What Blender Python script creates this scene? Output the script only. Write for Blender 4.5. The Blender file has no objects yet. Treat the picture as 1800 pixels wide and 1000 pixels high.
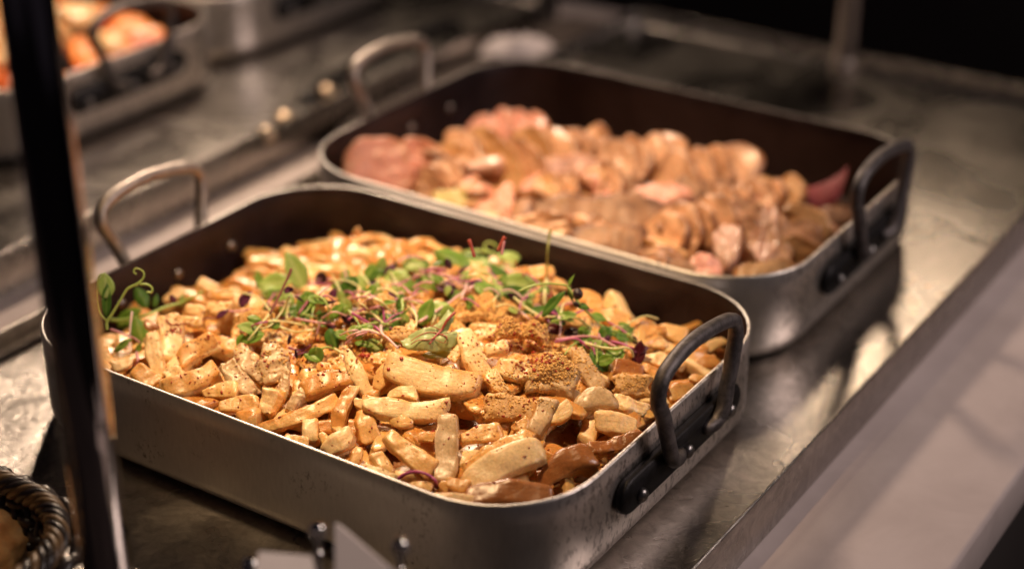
import bpy, bmesh, math, random
import numpy as np
from mathutils import Vector, Matrix
from mathutils.bvhtree import BVHTree

# ------------------------------------------------------------------ camera
scene = bpy.context.scene
COL = scene.collection
F_PX = 2980.85                                   # focal length in pixels of the 1800 px wide photograph
CAM = np.array([0.7777, -0.6150, 0.5737])
R_ = np.array([0.839, 0.543, 0.0112]); FW = np.array([-0.4818, 0.7531, -0.4485])
FW /= np.linalg.norm(FW); R_ -= FW * (R_ @ FW); R_ /= np.linalg.norm(R_); U_ = np.cross(R_, FW)
cd = bpy.data.cameras.new('camera'); cam = bpy.data.objects.new('camera', cd); COL.objects.link(cam)
cam.matrix_world = Matrix(((R_[0], U_[0], -FW[0], CAM[0]), (R_[1], U_[1], -FW[1], CAM[1]),
                           (R_[2], U_[2], -FW[2], CAM[2]), (0, 0, 0, 1)))
cd.sensor_width = 36.0; cd.lens = F_PX / 1800 * 36; cd.clip_start = 0.01; cd.clip_end = 50
cd.dof.use_dof = True; cd.dof.focus_distance = 0.985; cd.dof.aperture_fstop = 2.6; cd.dof.aperture_blades = 0
scene.camera = cam

# ------------------------------------------------------------------ world, lamps, exposure
w = bpy.data.worlds.new('World'); scene.world = w; w.use_nodes = True
bg = w.node_tree.nodes['Background']; bg.inputs[0].default_value = (0.62, 0.50, 0.66, 1); bg.inputs[1].default_value = 0.018
scene.view_settings.view_transform = 'Standard'; scene.view_settings.look = 'None'
scene.view_settings.exposure = 0.0; scene.view_settings.gamma = 1.0
scene.cycles.use_adaptive_sampling = True; scene.cycles.adaptive_threshold = 0.02
scene.cycles.use_denoising = True
scene.cycles.max_bounces = 8; scene.cycles.sample_clamp_indirect = 4.0

def area(name, loc, target, size, power, color, shape='DISK', spread=180):
    l = bpy.data.lights.new(name, 'AREA'); l.shape = shape; l.size = size; l.energy = power; l.color = color
    l.spread = math.radians(spread)
    o = bpy.data.objects.new(name, l); COL.objects.link(o); o.location = loc
    o.rotation_euler = (Vector(target) - Vector(loc)).to_track_quat('-Z', 'Y').to_euler(); return o
def spot(name, loc, target, size, power, color, angle, blend):
    l = bpy.data.lights.new(name, 'SPOT'); l.energy = power; l.color = color; l.spot_size = math.radians(angle)
    l.spot_blend = blend; l.shadow_soft_size = size
    o = bpy.data.objects.new(name, l); COL.objects.link(o); o.location = loc
    o.rotation_euler = (Vector(target) - Vector(loc)).to_track_quat('-Z', 'Y').to_euler(); return o
area('heat_lamp_behind', (-0.62, 0.98, 0.92), (0.1, 0.12, 0.0), 0.16, 3.9, (1.0, 0.75, 0.54), spread=85)
spot('added_bread_fill', (0.04, -0.27, 0.9), (0.09, -0.22, 0.0), 0.03, 30, (1.0, 0.70, 0.42), 17, 0.8)  # added fill spot, kept narrow to brighten only the bread basket
area('heat_lamp_far_end', (0.12, 1.22, 0.62), (0.36, 0.33, 0.0), 0.10, 0.38, (1.0, 0.74, 0.50), spread=95)
spot('heat_lamp_over_near_pan', (0.13, 0.05, 1.0), (0.20, 0.165, 0.06), 0.035, 57, (1.0, 0.66, 0.345), 31, 0.9)
spot('added_meat_fill', (0.10, 0.20, 1.05), (0.160, 0.455, 0.05), 0.035, 44, (1.0, 0.65, 0.38), 27, 0.9)  # added frontal fill that brightens the camera-facing sides of the meat
spot('heat_lamp_over_back_pans', (-0.5, 0.35, 1.05), (-0.48, 0.42, 0.05), 0.05, 34, (1.0, 0.68, 0.42), 40, 0.6)
area('room_light', (1.45, 0.75, 0.95), (0.1, 0.3, 0.0), 0.5, 8.8, (1.0, 0.82, 0.75))

# ------------------------------------------------------------------ pixel -> world helpers
def ray(px, py):
    d = FW * F_PX + R_ * (px - 900) - U_ * (py - 500); return d / np.linalg.norm(d)
def at_z(px, py, z):
    d = ray(px, py); return CAM + d * ((z - CAM[2]) / d[2])
def at_depth(px, py, dep):
    d = ray(px, py); return CAM + d * (dep / (d @ FW))
def depth_of(p): return float((np.asarray(p) - CAM) @ FW)
RNG = random.Random(11); NPR = np.random.default_rng(5)

# ------------------------------------------------------------------ vectorised gradient noise
_g = np.random.default_rng(3); _PERM = _g.permutation(512); _GR = _g.normal(size=(512, 3)); _GR /= np.linalg.norm(_GR, axis=1)[:, None]
def noise3(P):
    P = np.asarray(P, float); i = np.floor(P).astype(int); f = P - i; u = f * f * f * (f * (f * 6 - 15) + 10)
    out = np.zeros(len(P))
    for dx in (0, 1):
        for dy in (0, 1):
            for dz in (0, 1):
                h = _PERM[(_PERM[(_PERM[(i[:, 0] + dx) & 511] + i[:, 1] + dy) & 511] + i[:, 2] + dz) & 511]
                g = (_GR[h] * (f - np.array([dx, dy, dz]))).sum(1)
                wx = u[:, 0] if dx else 1 - u[:, 0]; wy = u[:, 1] if dy else 1 - u[:, 1]; wz = u[:, 2] if dz else 1 - u[:, 2]
                out += g * wx * wy * wz
    return out * 1.6
def fbm(P, o=3):
    s = 0; a = 1.0
    for k in range(o): s = s + a * noise3(np.asarray(P) * 2 ** k + 7.3 * k); a *= 0.5
    return s

# ------------------------------------------------------------------ object helpers
def tag(o, label=None, cat=None, group=None, kind=None):
    if label: o['label'] = label
    if cat: o['category'] = cat
    if group: o['group'] = group
    if kind: o['kind'] = kind
    return o
def empty(name, loc=(0, 0, 0), label=None, cat=None, group=None):
    o = bpy.data.objects.new(name, None); COL.objects.link(o); o.location = loc; o.empty_display_size = 0.01
    return tag(o, label, cat, group)
def mesh_data(name, V, Fs, mats, smooth=True, mi=None, attr=None):
    me = bpy.data.meshes.new(name); me.from_pydata([tuple(v) for v in V], [], [tuple(f) for f in Fs])
    for m in (mats if isinstance(mats, (list, tuple)) else [mats]): me.materials.append(m)
    if mi is not None: me.polygons.foreach_set('material_index', list(mi))
    me.polygons.foreach_set('use_smooth', [smooth] * len(me.polygons))
    if attr:
        for k, v in attr.items():
            a = me.attributes.new(k, 'FLOAT', 'POINT'); a.data.foreach_set('value', np.asarray(v, dtype=np.float32))
    me.update(); return me
def link(name, me, parent=None, loc=None):
    o = bpy.data.objects.new(name, me); COL.objects.link(o)
    if parent is not None: o.parent = parent
    if loc is not None: o.location = loc
    return o
def mobj(name, V, Fs, mats, parent=None, **k):
    return link(name, mesh_data(name, V, Fs, mats, **k), parent)
def join_geo(parts):
    V = []; Fs = []; n = 0
    for v, f in parts:
        V.extend(list(v)); Fs.extend([tuple(i + n for i in q) for q in f]); n += len(v)
    return V, Fs
def catmull(P, n):
    P = np.asarray(P, float)
    if len(P) == 2: return np.array([P[0] + (P[1] - P[0]) * t for t in np.linspace(0, 1, n)])
    Q = np.vstack([2 * P[0] - P[1], P, 2 * P[-1] - P[-2]]); out = []
    m = len(P) - 1
    for t in np.linspace(0, m, n):
        i = min(int(t), m - 1); s = t - i; a, b, c, d = Q[i:i + 4]
        out.append(0.5 * (2 * b + (c - a) * s + (2 * a - 5 * b + 4 * c - d) * s * s + (3 * b - a - 3 * c + d) * s ** 3))
    return np.array(out)
def tube(path, rad, k=8, cap=True, closed=False, squash=1.0):
    P = np.asarray(path, float); n = len(P); rad = np.broadcast_to(np.asarray(rad, float), (n,))
    V = []; prev = None
    for i in range(n):
        if closed: t = P[(i + 1) % n] - P[i - 1]
        else: t = P[min(i + 1, n - 1)] - P[max(i - 1, 0)]
        t = t / (np.linalg.norm(t) + 1e-12)
        if prev is None:
            a = np.array([0, 0, 1.0]) if abs(t[2]) < 0.9 else np.array([1.0, 0, 0]); prev = np.cross(np.cross(t, a), t)
        u = prev - t * (prev @ t); u /= np.linalg.norm(u) + 1e-12; prev = u; b = np.cross(t, u)
        for j in range(k):
            an = 2 * math.pi * j / k; V.append(P[i] + rad[i] * (u * math.cos(an) + b * math.sin(an) * squash))
    Fs = []
    for i in range(n if closed else n - 1):
        for j in range(k):
            a = i * k; b = ((i + 1) % n) * k; Fs.append((a + j, a + (j + 1) % k, b + (j + 1) % k, b + j))
    if cap and not closed:
        Fs.append(tuple(reversed(range(k)))); Fs.append(tuple(range((n - 1) * k, n * k)))
    return V, Fs
def lathe(prof, k=16, axis='z', loc=(0, 0, 0)):
    V = []
    for r, z in prof:
        for j in range(k):
            a = 2 * math.pi * j / k; V.append((r * math.cos(a), r * math.sin(a), z))
    V = np.array(V)
    if axis == 'x': V = V[:, [2, 0, 1]]
    if axis == '-x': V = V[:, [2, 1, 0]] * np.array([-1, 1, 1])
    V = V + np.array(loc); Fs = []
    for i in range(len(prof) - 1):
        for j in range(k): Fs.append((i * k + j, i * k + (j + 1) % k, (i + 1) * k + (j + 1) % k, (i + 1) * k + j))
    Fs.append(tuple(reversed(range(k)))); Fs.append(tuple(range((len(prof) - 1) * k, len(prof) * k)))
    return [tuple(v) for v in V], Fs
def box_geo(x0, x1, y0, y1, z0, z1, bev=0.0):
    bm = bmesh.new(); bmesh.ops.create_cube(bm, size=1)
    for v in bm.verts: v.co = Vector(((x0 + x1) / 2 + v.co.x * (x1 - x0), (y0 + y1) / 2 + v.co.y * (y1 - y0), (z0 + z1) / 2 + v.co.z * (z1 - z0)))
    if bev: bmesh.ops.bevel(bm, geom=bm.edges[:], offset=bev, segments=3, affect='EDGES', profile=0.5)
    V = [tuple(v.co) for v in bm.verts]; bm.verts.index_update(); Fs = [tuple(v.index for v in f.verts) for f in bm.faces]; bm.free(); return V, Fs

# ------------------------------------------------------------------ materials
def new_mat(name):
    m = bpy.data.materials.new(name); m.use_nodes = True; nt = m.node_tree
    return m, nt, nt.nodes['Principled BSDF']
def N(nt, t, **k):
    n = nt.nodes.new(t)
    for a, b in k.items(): setattr(n, a, b)
    return n
def setin(n, **k):
    for a, b in k.items(): n.inputs[a].default_value = b
def ramp(nt, src, stops):
    r = N(nt, 'ShaderNodeValToRGB'); e = r.color_ramp.elements
    while len(e) < len(stops): e.new(0.5)
    for i, (p, c) in enumerate(stops):
        e[i].position = p; e[i].color = (c, c, c, 1) if not isinstance(c, (tuple, list)) else tuple(c) + (1,)
    nt.links.new(src, r.inputs[0]); return r
def coords(nt, scale=(1, 1, 1), kind='Object'):
    tc = N(nt, 'ShaderNodeTexCoord'); mp = N(nt, 'ShaderNodeMapping'); mp.inputs['Scale'].default_value = scale
    nt.links.new(tc.outputs[kind], mp.inputs[0]); return mp.outputs[0]
def tex(nt, vec, scale, detail=4, rough=0.55, dist=0.0):
    n = N(nt, 'ShaderNodeTexNoise'); setin(n, Scale=scale, Detail=detail, Roughness=rough, Distortion=dist); nt.links.new(vec, n.inputs['Vector']); return n.outputs['Fac']
def mixc(nt, fac, a, b, mode='MIX'):
    m = N(nt, 'ShaderNodeMix', data_type='RGBA', blend_type=mode)
    if isinstance(fac, (int, float)): m.inputs[0].default_value = fac
    else: nt.links.new(fac, m.inputs[0])
    for i, c in ((6, a), (7, b)):
        if isinstance(c, (tuple, list)): m.inputs[i].default_value = tuple(c) + (1,)
        else: nt.links.new(c, m.inputs[i])
    return m.outputs[2]
def bump(nt, h, strength, dist, bsdf, prev=None):
    b = N(nt, 'ShaderNodeBump'); setin(b, Strength=strength, Distance=dist); nt.links.new(h, b.inputs['Height'])
    if prev is not None: nt.links.new(prev, b.inputs['Normal'])
    nt.links.new(b.outputs[0], bsdf.inputs['Normal']); return b.outputs[0]

def metal(name, base, dark, r0, r1, scale=60, stretch=(1, 1, 1), metallic=1.0, stain=0.5, bumpd=0.0004, scratch=0.0):
    m, nt, b = new_mat(name); v = coords(nt, stretch)
    n1 = tex(nt, v, scale, 6, 0.65, 0.6); n2 = tex(nt, v, scale * 6, 4, 0.7)
    f1 = ramp(nt, n1, [(0.5 - 0.22 * stain - 0.02, 1.0), (0.62, 0.0)])
    c = mixc(nt, f1.outputs[0], base, dark)
    f2 = ramp(nt, n2, [(0.36, 0.65), (0.6, 1.0)]); c = mixc(nt, stain * 0.8, c, mixc(nt, 1.0, c, f2.outputs[0], 'MULTIPLY'))
    nt.links.new(c, b.inputs['Base Color']); b.inputs['Metallic'].default_value = metallic
    rr = N(nt, 'ShaderNodeMapRange'); setin(rr, **{'To Min': r0, 'To Max': r1}); nt.links.new(n1, rr.inputs[0]); nt.links.new(rr.outputs[0], b.inputs['Roughness'])
    p = bump(nt, n2, 0.35, bumpd, b)
    if scratch:
        v2 = coords(nt, (3, 90, 3)); n3 = tex(nt, v2, scratch, 3, 0.6, 1.2); bump(nt, n3, 0.25, bumpd, b, p)
    return m
def aluminium():
    m, nt, b = new_mat('worn_aluminium'); v = coords(nt); big = tex(nt, v, 14, 3, 0.5); fine = tex(nt, coords(nt, (1, 1, .25)), 420, 3, 0.6)
    patch = tex(nt, v, 26, 4, 0.6); pit = tex(nt, coords(nt, (1, 1, .6)), 330, 3, 0.7)
    c = mixc(nt, ramp(nt, big, [(0.3, 0.0), (0.7, 1.0)]).outputs[0], (0.58, 0.55, 0.53), (0.68, 0.65, 0.63))
    c = mixc(nt, 0.35, c, mixc(nt, 1.0, c, ramp(nt, fine, [(0.3, 0.75), (0.65, 1.0)]).outputs[0], 'MULTIPLY'))
    mul = N(nt, 'ShaderNodeMath', operation='MULTIPLY'); nt.links.new(ramp(nt, pit, [(0.54, 0.0), (0.60, 1.0)]).outputs[0], mul.inputs[0]); nt.links.new(ramp(nt, patch, [(0.54, 0.0), (0.68, 0.8)]).outputs[0], mul.inputs[1])
    c = mixc(nt, mul.outputs[0], c, (0.12, 0.10, 0.09))
    sx = N(nt, 'ShaderNodeSeparateXYZ'); nt.links.new(v, sx.inputs[0]); en = N(nt, 'ShaderNodeMapRange', interpolation_type='SMOOTHSTEP'); setin(en, **{'From Min': 0.385, 'From Max': 0.399}); nt.links.new(sx.outputs[0], en.inputs[0])
    pit2 = tex(nt, coords(nt, (1, 1, .5)), 260, 4, 0.7, 0.4); worn = N(nt, 'ShaderNodeMath', operation='MULTIPLY'); nt.links.new(ramp(nt, pit2, [(0.52, 0.0), (0.60, 0.65)]).outputs[0], worn.inputs[0]); nt.links.new(en.outputs[0], worn.inputs[1])
    c = mixc(nt, en.outputs[0], c, mixc(nt, 1.0, c, (1.35, 1.30, 1.28), 'MULTIPLY')); c = mixc(nt, worn.outputs[0], c, (0.16, 0.13, 0.115))  # right end lightened: light on it put into the colour; pits are wear
    nt.links.new(c, b.inputs['Base Color']); b.inputs['Metallic'].default_value = 0.95
    rr = N(nt, 'ShaderNodeMapRange'); setin(rr, **{'To Min': 0.36, 'To Max': 0.46}); nt.links.new(big, rr.inputs[0]); nt.links.new(rr.outputs[0], b.inputs['Roughness'])
    bump(nt, fine, 0.2, 0.0003, b); return m
M_alu = aluminium()
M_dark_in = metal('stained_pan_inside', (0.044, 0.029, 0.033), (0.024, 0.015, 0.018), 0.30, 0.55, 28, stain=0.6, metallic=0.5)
M_iron = metal('dark_iron', (0.19, 0.17, 0.175), (0.09, 0.08, 0.082), 0.42, 0.58, 160, stain=0.5, metallic=0.75, bumpd=0.0006)
M_strap = metal('black_iron', (0.028, 0.026, 0.030), (0.014, 0.013, 0.014), 0.40, 0.55, 120, stain=0.5, metallic=0.7)
M_grey_lit_iron = metal('grey_lit_iron', (0.52, 0.46, 0.42), (0.36, 0.31, 0.29), 0.40, 0.55, 160, stain=0.5, metallic=0.9)  # grey for the pole; on left bails, lamp light put into a lighter iron
M_rivet = metal('rivet_steel', (0.42, 0.40, 0.40), (0.25, 0.23, 0.23), 0.25, 0.42, 200, stain=0.4)
M_chrome = metal('chrome', (0.85, 0.83, 0.82), (0.8, 0.78, 0.76), 0.03, 0.06, 60, stain=0.05, bumpd=0.00002)
M_post = metal('black_chrome', (0.62, 0.58, 0.57), (0.55, 0.51, 0.50), 0.03, 0.09, 30, stain=0.2, stretch=(1, 1, .1), bumpd=0.0002)

def steel():
    m, nt, b = new_mat('brushed_steel'); v = coords(nt, (1, 1, 1))
    big = tex(nt, v, 9, 4, 0.6, 0.8); fine = tex(nt, coords(nt, (10, 160, 10)), 9, 4, 0.65, 0.5); mot = tex(nt, v, 75, 6, 0.7, 1.5)
    c = mixc(nt, ramp(nt, mot, [(0.35, 0.0), (0.62, 1.0)]).outputs[0], (0.34, 0.315, 0.295), (0.50, 0.465, 0.435))
    nt.links.new(c, b.inputs['Base Color']); b.inputs['Metallic'].default_value = 1.0
    rr = N(nt, 'ShaderNodeMapRange'); setin(rr, **{'From Min': 0.3, 'From Max': 0.7, 'To Min': 0.17, 'To Max': 0.37}); nt.links.new(big, rr.inputs[0]); nt.links.new(rr.outputs[0], b.inputs['Roughness'])
    p = bump(nt, big, 0.22, 0.005, b); p = bump(nt, fine, 0.22, 0.0006, b, p); p = bump(nt, mot, 0.16, 0.0005, b, p)
    s = N(nt, 'ShaderNodeTexWave', wave_type='RINGS'); setin(s, Scale=14, Distortion=18, Detail=4, **{'Detail Scale': 2.5}); nt.links.new(v, s.inputs[0])
    bump(nt, s.outputs['Fac'], 0.08, 0.0008, b, p)
    return m
M_steel = steel()
def plain(name, c1, c2, scale, rough, bumpd=0.0, spec=0.5, sss=0.0):
    m, nt, b = new_mat(name); v = coords(nt); n = tex(nt, v, scale, 5, 0.6, 0.4)
    nt.links.new(mixc(nt, ramp(nt, n, [(0.3, 0.0), (0.7, 1.0)]).outputs[0], c1, c2), b.inputs['Base Color'])
    b.inputs['Roughness'].default_value = rough; b.inputs['Specular IOR Level'].default_value = spec
    if sss: setin(b, **{'Subsurface Weight': sss, 'Subsurface Radius': (0.004, 0.002, 0.001), 'Subsurface Scale': 1.0})
    if bumpd: bump(nt, n, 0.5, bumpd, b)
    return m
M_counter = plain('pale_stone_counter', (0.57, 0.485, 0.475), (0.69, 0.595, 0.585), 16, 0.24, 0.0006)
M_ledge = plain('dark_ledge', (0.030, 0.024, 0.026), (0.045, 0.036, 0.038), 14, 0.3)
M_darkwall = plain('dark_cabinet', (0.012, 0.009, 0.010), (0.018, 0.014, 0.014), 5, 0.5)
M_darkcloth = plain('dark_cloth', (0.010, 0.008, 0.011), (0.016, 0.012, 0.017), 30, 0.9)
M_browncloth = plain('brown_cloth', (0.050, 0.036, 0.032), (0.075, 0.055, 0.048), 60, 0.9, 0.0008)
M_white = plain('white_card', (0.66, 0.58, 0.60), (0.72, 0.64, 0.65), 20, 0.6)

def food(name, pale, skin, speck=None, rough=0.42, sss=0.25, vs=1.0, coat=0.12, var=0.32):
    """pale cut flesh, browned skin where the 'skin' attribute is high, grain and small specks"""
    m, nt, b = new_mat(name); v = coords(nt); oi = N(nt, 'ShaderNodeObjectInfo')
    at = N(nt, 'ShaderNodeAttribute', attribute_name='skin')
    add = N(nt, 'ShaderNodeVectorMath', operation='ADD'); nt.links.new(v, add.inputs[0])
    cb = N(nt, 'ShaderNodeCombineXYZ'); nt.links.new(oi.outputs['Random'], cb.inputs[0]); nt.links.new(oi.outputs['Random'], cb.inputs[1]); nt.links.new(cb.outputs[0], add.inputs[1]); v = add.outputs[0]
    n1 = tex(nt, v, 130 * vs, 5, 0.65, 0.5); n2 = tex(nt, v, 620 * vs, 3, 0.6)
    sm = N(nt, 'ShaderNodeMath', operation='ADD'); nt.links.new(at.outputs['Fac'], sm.inputs[0])
    mr = N(nt, 'ShaderNodeMapRange'); setin(mr, **{'From Min': 0.3, 'From Max': 0.7, 'To Min': -var, 'To Max': var}); nt.links.new(n1, mr.inputs[0]); nt.links.new(mr.outputs[0], sm.inputs[1])
    mr2 = N(nt, 'ShaderNodeMapRange'); setin(mr2, **{'To Min': -0.12, 'To Max': 0.22}); nt.links.new(oi.outputs['Random'], mr2.inputs[0])
    sm2 = N(nt, 'ShaderNodeMath', operation='ADD', use_clamp=True); nt.links.new(sm.outputs[0], sm2.inputs[0]); nt.links.new(mr2.outputs[0], sm2.inputs[1])
    c = mixc(nt, sm2.outputs[0], pale, skin)
    g = ramp(nt, n2, [(0.3, 0.80), (0.6, 1.05)]); c = mixc(nt, 1.0, c, g.outputs[0], 'MULTIPLY')
    if speck:
        n3 = tex(nt, v, 420 * vs, 2, 0.5); c = mixc(nt, ramp(nt, n3, [(0.725, 0.0), (0.765, 0.7)]).outputs[0], c, speck)
    nt.links.new(c, b.inputs['Base Color']); setin(b, **{'Subsurface Weight': sss, 'Subsurface Radius': (0.0032, 0.0016, 0.0007), 'Subsurface Scale': 1.0, 'Coat Weight': coat, 'Coat Roughness': 0.25})
    rr = N(nt, 'ShaderNodeMapRange'); setin(rr, **{'To Min': rough - 0.12, 'To Max': rough + 0.15}); nt.links.new(n1, rr.inputs[0]); nt.links.new(rr.outputs[0], b.inputs['Roughness'])
    fv = N(nt, 'ShaderNodeMapping'); fv.inputs['Scale'].default_value = (0.16, 1, 1); nt.links.new(v, fv.inputs[0]); fib = tex(nt, fv.outputs[0], 480 * vs, 3, 0.6, 0.3)
    p = bump(nt, n1, 0.5, 0.0012, b); p = bump(nt, fib, 0.45, 0.0007, b, p); bump(nt, n2, 0.35, 0.0005, b, p)
    return m
M_pale = food('chicken_pale', (0.86, 0.62, 0.33), (0.72, 0.36, 0.10), (0.42, 0.15, 0.04), sss=0.4, rough=0.38, coat=0.25)
M_gold = food('chicken_golden', (0.80, 0.49, 0.19), (0.60, 0.26, 0.06), (0.34, 0.09, 0.02), rough=0.32, coat=0.4, sss=0.4)
M_grey = food('chicken_tan', (0.64, 0.45, 0.26), (0.48, 0.29, 0.13), (0.36, 0.11, 0.05), rough=0.38, coat=0.25)
M_brown = food('chicken_glazed', (0.58, 0.31, 0.12), (0.36, 0.13, 0.035), (0.2, 0.05, 0.02), rough=0.28, coat=0.5)
M_crumbed = food('chicken_crumbed', (0.68, 0.42, 0.18), (0.54, 0.27, 0.09), (0.38, 0.09, 0.03), rough=0.55, vs=1.6, coat=0.05)
M_bed = food('chopped_chicken', (0.40, 0.17, 0.05), (0.26, 0.085, 0.025), (0.2, 0.05, 0.02), rough=0.35, coat=0.3)  # sauce brown, darkened so shade between the strips sits in the colour
M_crumb = plain('golden_crumb', (0.66, 0.35, 0.10), (0.82, 0.52, 0.20), 300, 0.7, sss=0.15)
M_chili = plain('chili_flake', (0.46, 0.045, 0.014), (0.26, 0.026, 0.012), 200, 0.4)
M_pepper = plain('dark_flake', (0.20, 0.045, 0.022), (0.11, 0.025, 0.016), 200, 0.5)
M_mpink = food('meat_pink', (0.94, 0.47, 0.37), (0.62, 0.28, 0.15), None, sss=0.3, vs=0.42, var=0.35, coat=0.35, rough=0.36)
M_mtan = food('meat_tan', (0.82, 0.48, 0.28), (0.30, 0.12, 0.045), (0.25, 0.11, 0.05), vs=0.42, var=0.75, coat=0.35, rough=0.36)
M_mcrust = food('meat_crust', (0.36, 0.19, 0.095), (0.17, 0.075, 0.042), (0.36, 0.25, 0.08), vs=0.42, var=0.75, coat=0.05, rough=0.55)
M_mgold = food('meat_golden', (0.76, 0.44, 0.20), (0.42, 0.19, 0.06), (0.36, 0.2, 0.04), vs=0.42, var=0.75, coat=0.3)
M_mpale = food('meat_pale', (0.86, 0.56, 0.44), (0.52, 0.25, 0.14), None, sss=0.3, vs=0.42, var=0.75, coat=0.35, rough=0.36)
M_olive = food('fat_olive', (0.50, 0.40, 0.12), (0.42, 0.29, 0.07), None, vs=0.5)
M_beet = food('leaf_red', (0.26, 0.035, 0.04), (0.18, 0.022, 0.035), None, coat=0.0, rough=0.65, vs=0.5)
M_orange = food('orange_food', (0.85, 0.32, 0.08), (0.70, 0.13, 0.02), None, vs=0.5, coat=0.3)
M_cream = food('cream_food', (0.86, 0.62, 0.34), (0.85, 0.42, 0.14), None, vs=0.5, coat=0.3)
M_bread = food('bread_crust', (0.70, 0.45, 0.23), (0.45, 0.21, 0.08), (0.16, 0.05, 0.02), rough=0.6, vs=0.35, coat=0.0)

def leafmat(name, c1, c2, edge=None, trans=0.35):
    m, nt, b = new_mat(name); v = coords(nt); n = tex(nt, v, 260, 4, 0.6, 0.3); at = N(nt, 'ShaderNodeAttribute', attribute_name='rib')
    c = mixc(nt, ramp(nt, n, [(0.3, 0.0), (0.7, 1.0)]).outputs[0], c1, c2)
    if edge: c = mixc(nt, at.outputs['Fac'], c, edge)
    nt.links.new(c, b.inputs['Base Color']); b.inputs['Roughness'].default_value = 0.36
    p = bump(nt, at.outputs['Fac'], 0.4, 0.0008, b); bump(nt, n, 0.3, 0.0006, b, p)
    tr = N(nt, 'ShaderNodeBsdfTranslucent'); nt.links.new(c, tr.inputs[0]); mx = N(nt, 'ShaderNodeMixShader'); mx.inputs[0].default_value = trans
    nt.links.new(b.outputs[0], mx.inputs[1]); nt.links.new(tr.outputs[0], mx.inputs[2]); nt.links.new(mx.outputs[0], nt.nodes['Material Output'].inputs[0])
    return m
LM = {'g': leafmat('leaf_green', (0.20, 0.38, 0.055), (0.26, 0.46, 0.08), (0.40, 0.56, 0.16)),
      'l': leafmat('leaf_light', (0.44, 0.60, 0.19), (0.37, 0.54, 0.14), (0.56, 0.68, 0.30)),
      'd': leafmat('leaf_deep', (0.075, 0.19, 0.030), (0.11, 0.26, 0.042), (0.2, 0.34, 0.08)),
      'p': leafmat('leaf_purple', (0.10, 0.022, 0.075), (0.15, 0.035, 0.11), (0.22, 0.06, 0.15)),
      'b': leafmat('leaf_burgundy', (0.10, 0.012, 0.022), (0.14, 0.018, 0.030), (0.18, 0.03, 0.04)),
      'k': leafmat('leaf_blackish', (0.035, 0.012, 0.024), (0.05, 0.016, 0.03), (0.07, 0.02, 0.04)),
      'y': leafmat('leaf_yellow', (0.50, 0.48, 0.10), (0.56, 0.50, 0.14), (0.6, 0.55, 0.2), 0.45),
      's': leafmat('leaf_sorrel', (0.56, 0.66, 0.34), (0.48, 0.60, 0.28), (0.5, 0.62, 0.32))}
SM = {'g': plain('stem_green', (0.30, 0.46, 0.11), (0.38, 0.52, 0.16), 200, 0.4, sss=0.2),
      'c': plain('stem_cream', (0.62, 0.62, 0.30), (0.70, 0.66, 0.38), 200, 0.4, sss=0.3),
      'w': plain('stem_pinkwhite', (0.68, 0.42, 0.46), (0.74, 0.52, 0.52), 200, 0.4, sss=0.3),
      'k': plain('stem_pink', (0.56, 0.24, 0.32), (0.62, 0.32, 0.38), 200, 0.4, sss=0.2),
      'm': plain('stem_magenta', (0.38, 0.07, 0.22), (0.46, 0.12, 0.30), 200, 0.4, sss=0.2),
      'r': plain('stem_red', (0.42, 0.09, 0.07), (0.34, 0.06, 0.05), 200, 0.4, sss=0.1),
      'n': plain('stem_brown', (0.22, 0.075, 0.075), (0.30, 0.12, 0.10), 200, 0.45),
      'o': plain('stem_olive', (0.34, 0.36, 0.10), (0.28, 0.28, 0.08), 200, 0.45),
      'p': plain('stem_purple', (0.20, 0.045, 0.12), (0.28, 0.08, 0.18), 200, 0.4)}

# ------------------------------------------------------------------ setting
CZ = -0.018                                      # counter top; the pans stand on trays whose floors are at z = 0
o = mobj('countertop', *box_geo(-1.5, 0.558, -0.13, 1.04, CZ - 0.04, CZ, 0.004), M_counter); tag(o, 'pale lavender stone counter under the steel trays', kind='structure')
o = mobj('serving_ledge', *box_geo(-1.5, 0.60, -0.60, -0.132, CZ - 0.04, CZ - 0.0005, 0.004), M_ledge); tag(o, 'dark ledge in front of the pale counter', kind='structure')
o = mobj('counter_front', *box_geo(-1.5, 0.54, -0.58, 1.02, -0.9, CZ - 0.041), M_darkwall); tag(o, 'dark front below the pale counter', kind='structure')
o = mobj('floor', [(-4, -4, -0.9), (4, -4, -0.9), (4, 4, -0.9), (-4, 4, -0.9)], [(0, 1, 2, 3)], M_darkwall, smooth=False); tag(o, 'dark floor beyond the counter', kind='structure')
parts = [box_geo(-3, 0.205, 1.66, 1.72, -0.9, 2.2), box_geo(0.295, 0.40, 1.675, 1.72, -0.9, 2.2), box_geo(0.405, 3, 1.66, 1.72, -0.9, 2.2), box_geo(0.2, 0.41, 1.70, 1.74, -0.9, 2.2)]
o = mobj('back_wall', *join_geo(parts), M_darkwall, smooth=False); tag(o, 'almost black panelled wall behind the counter', kind='structure')

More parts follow.
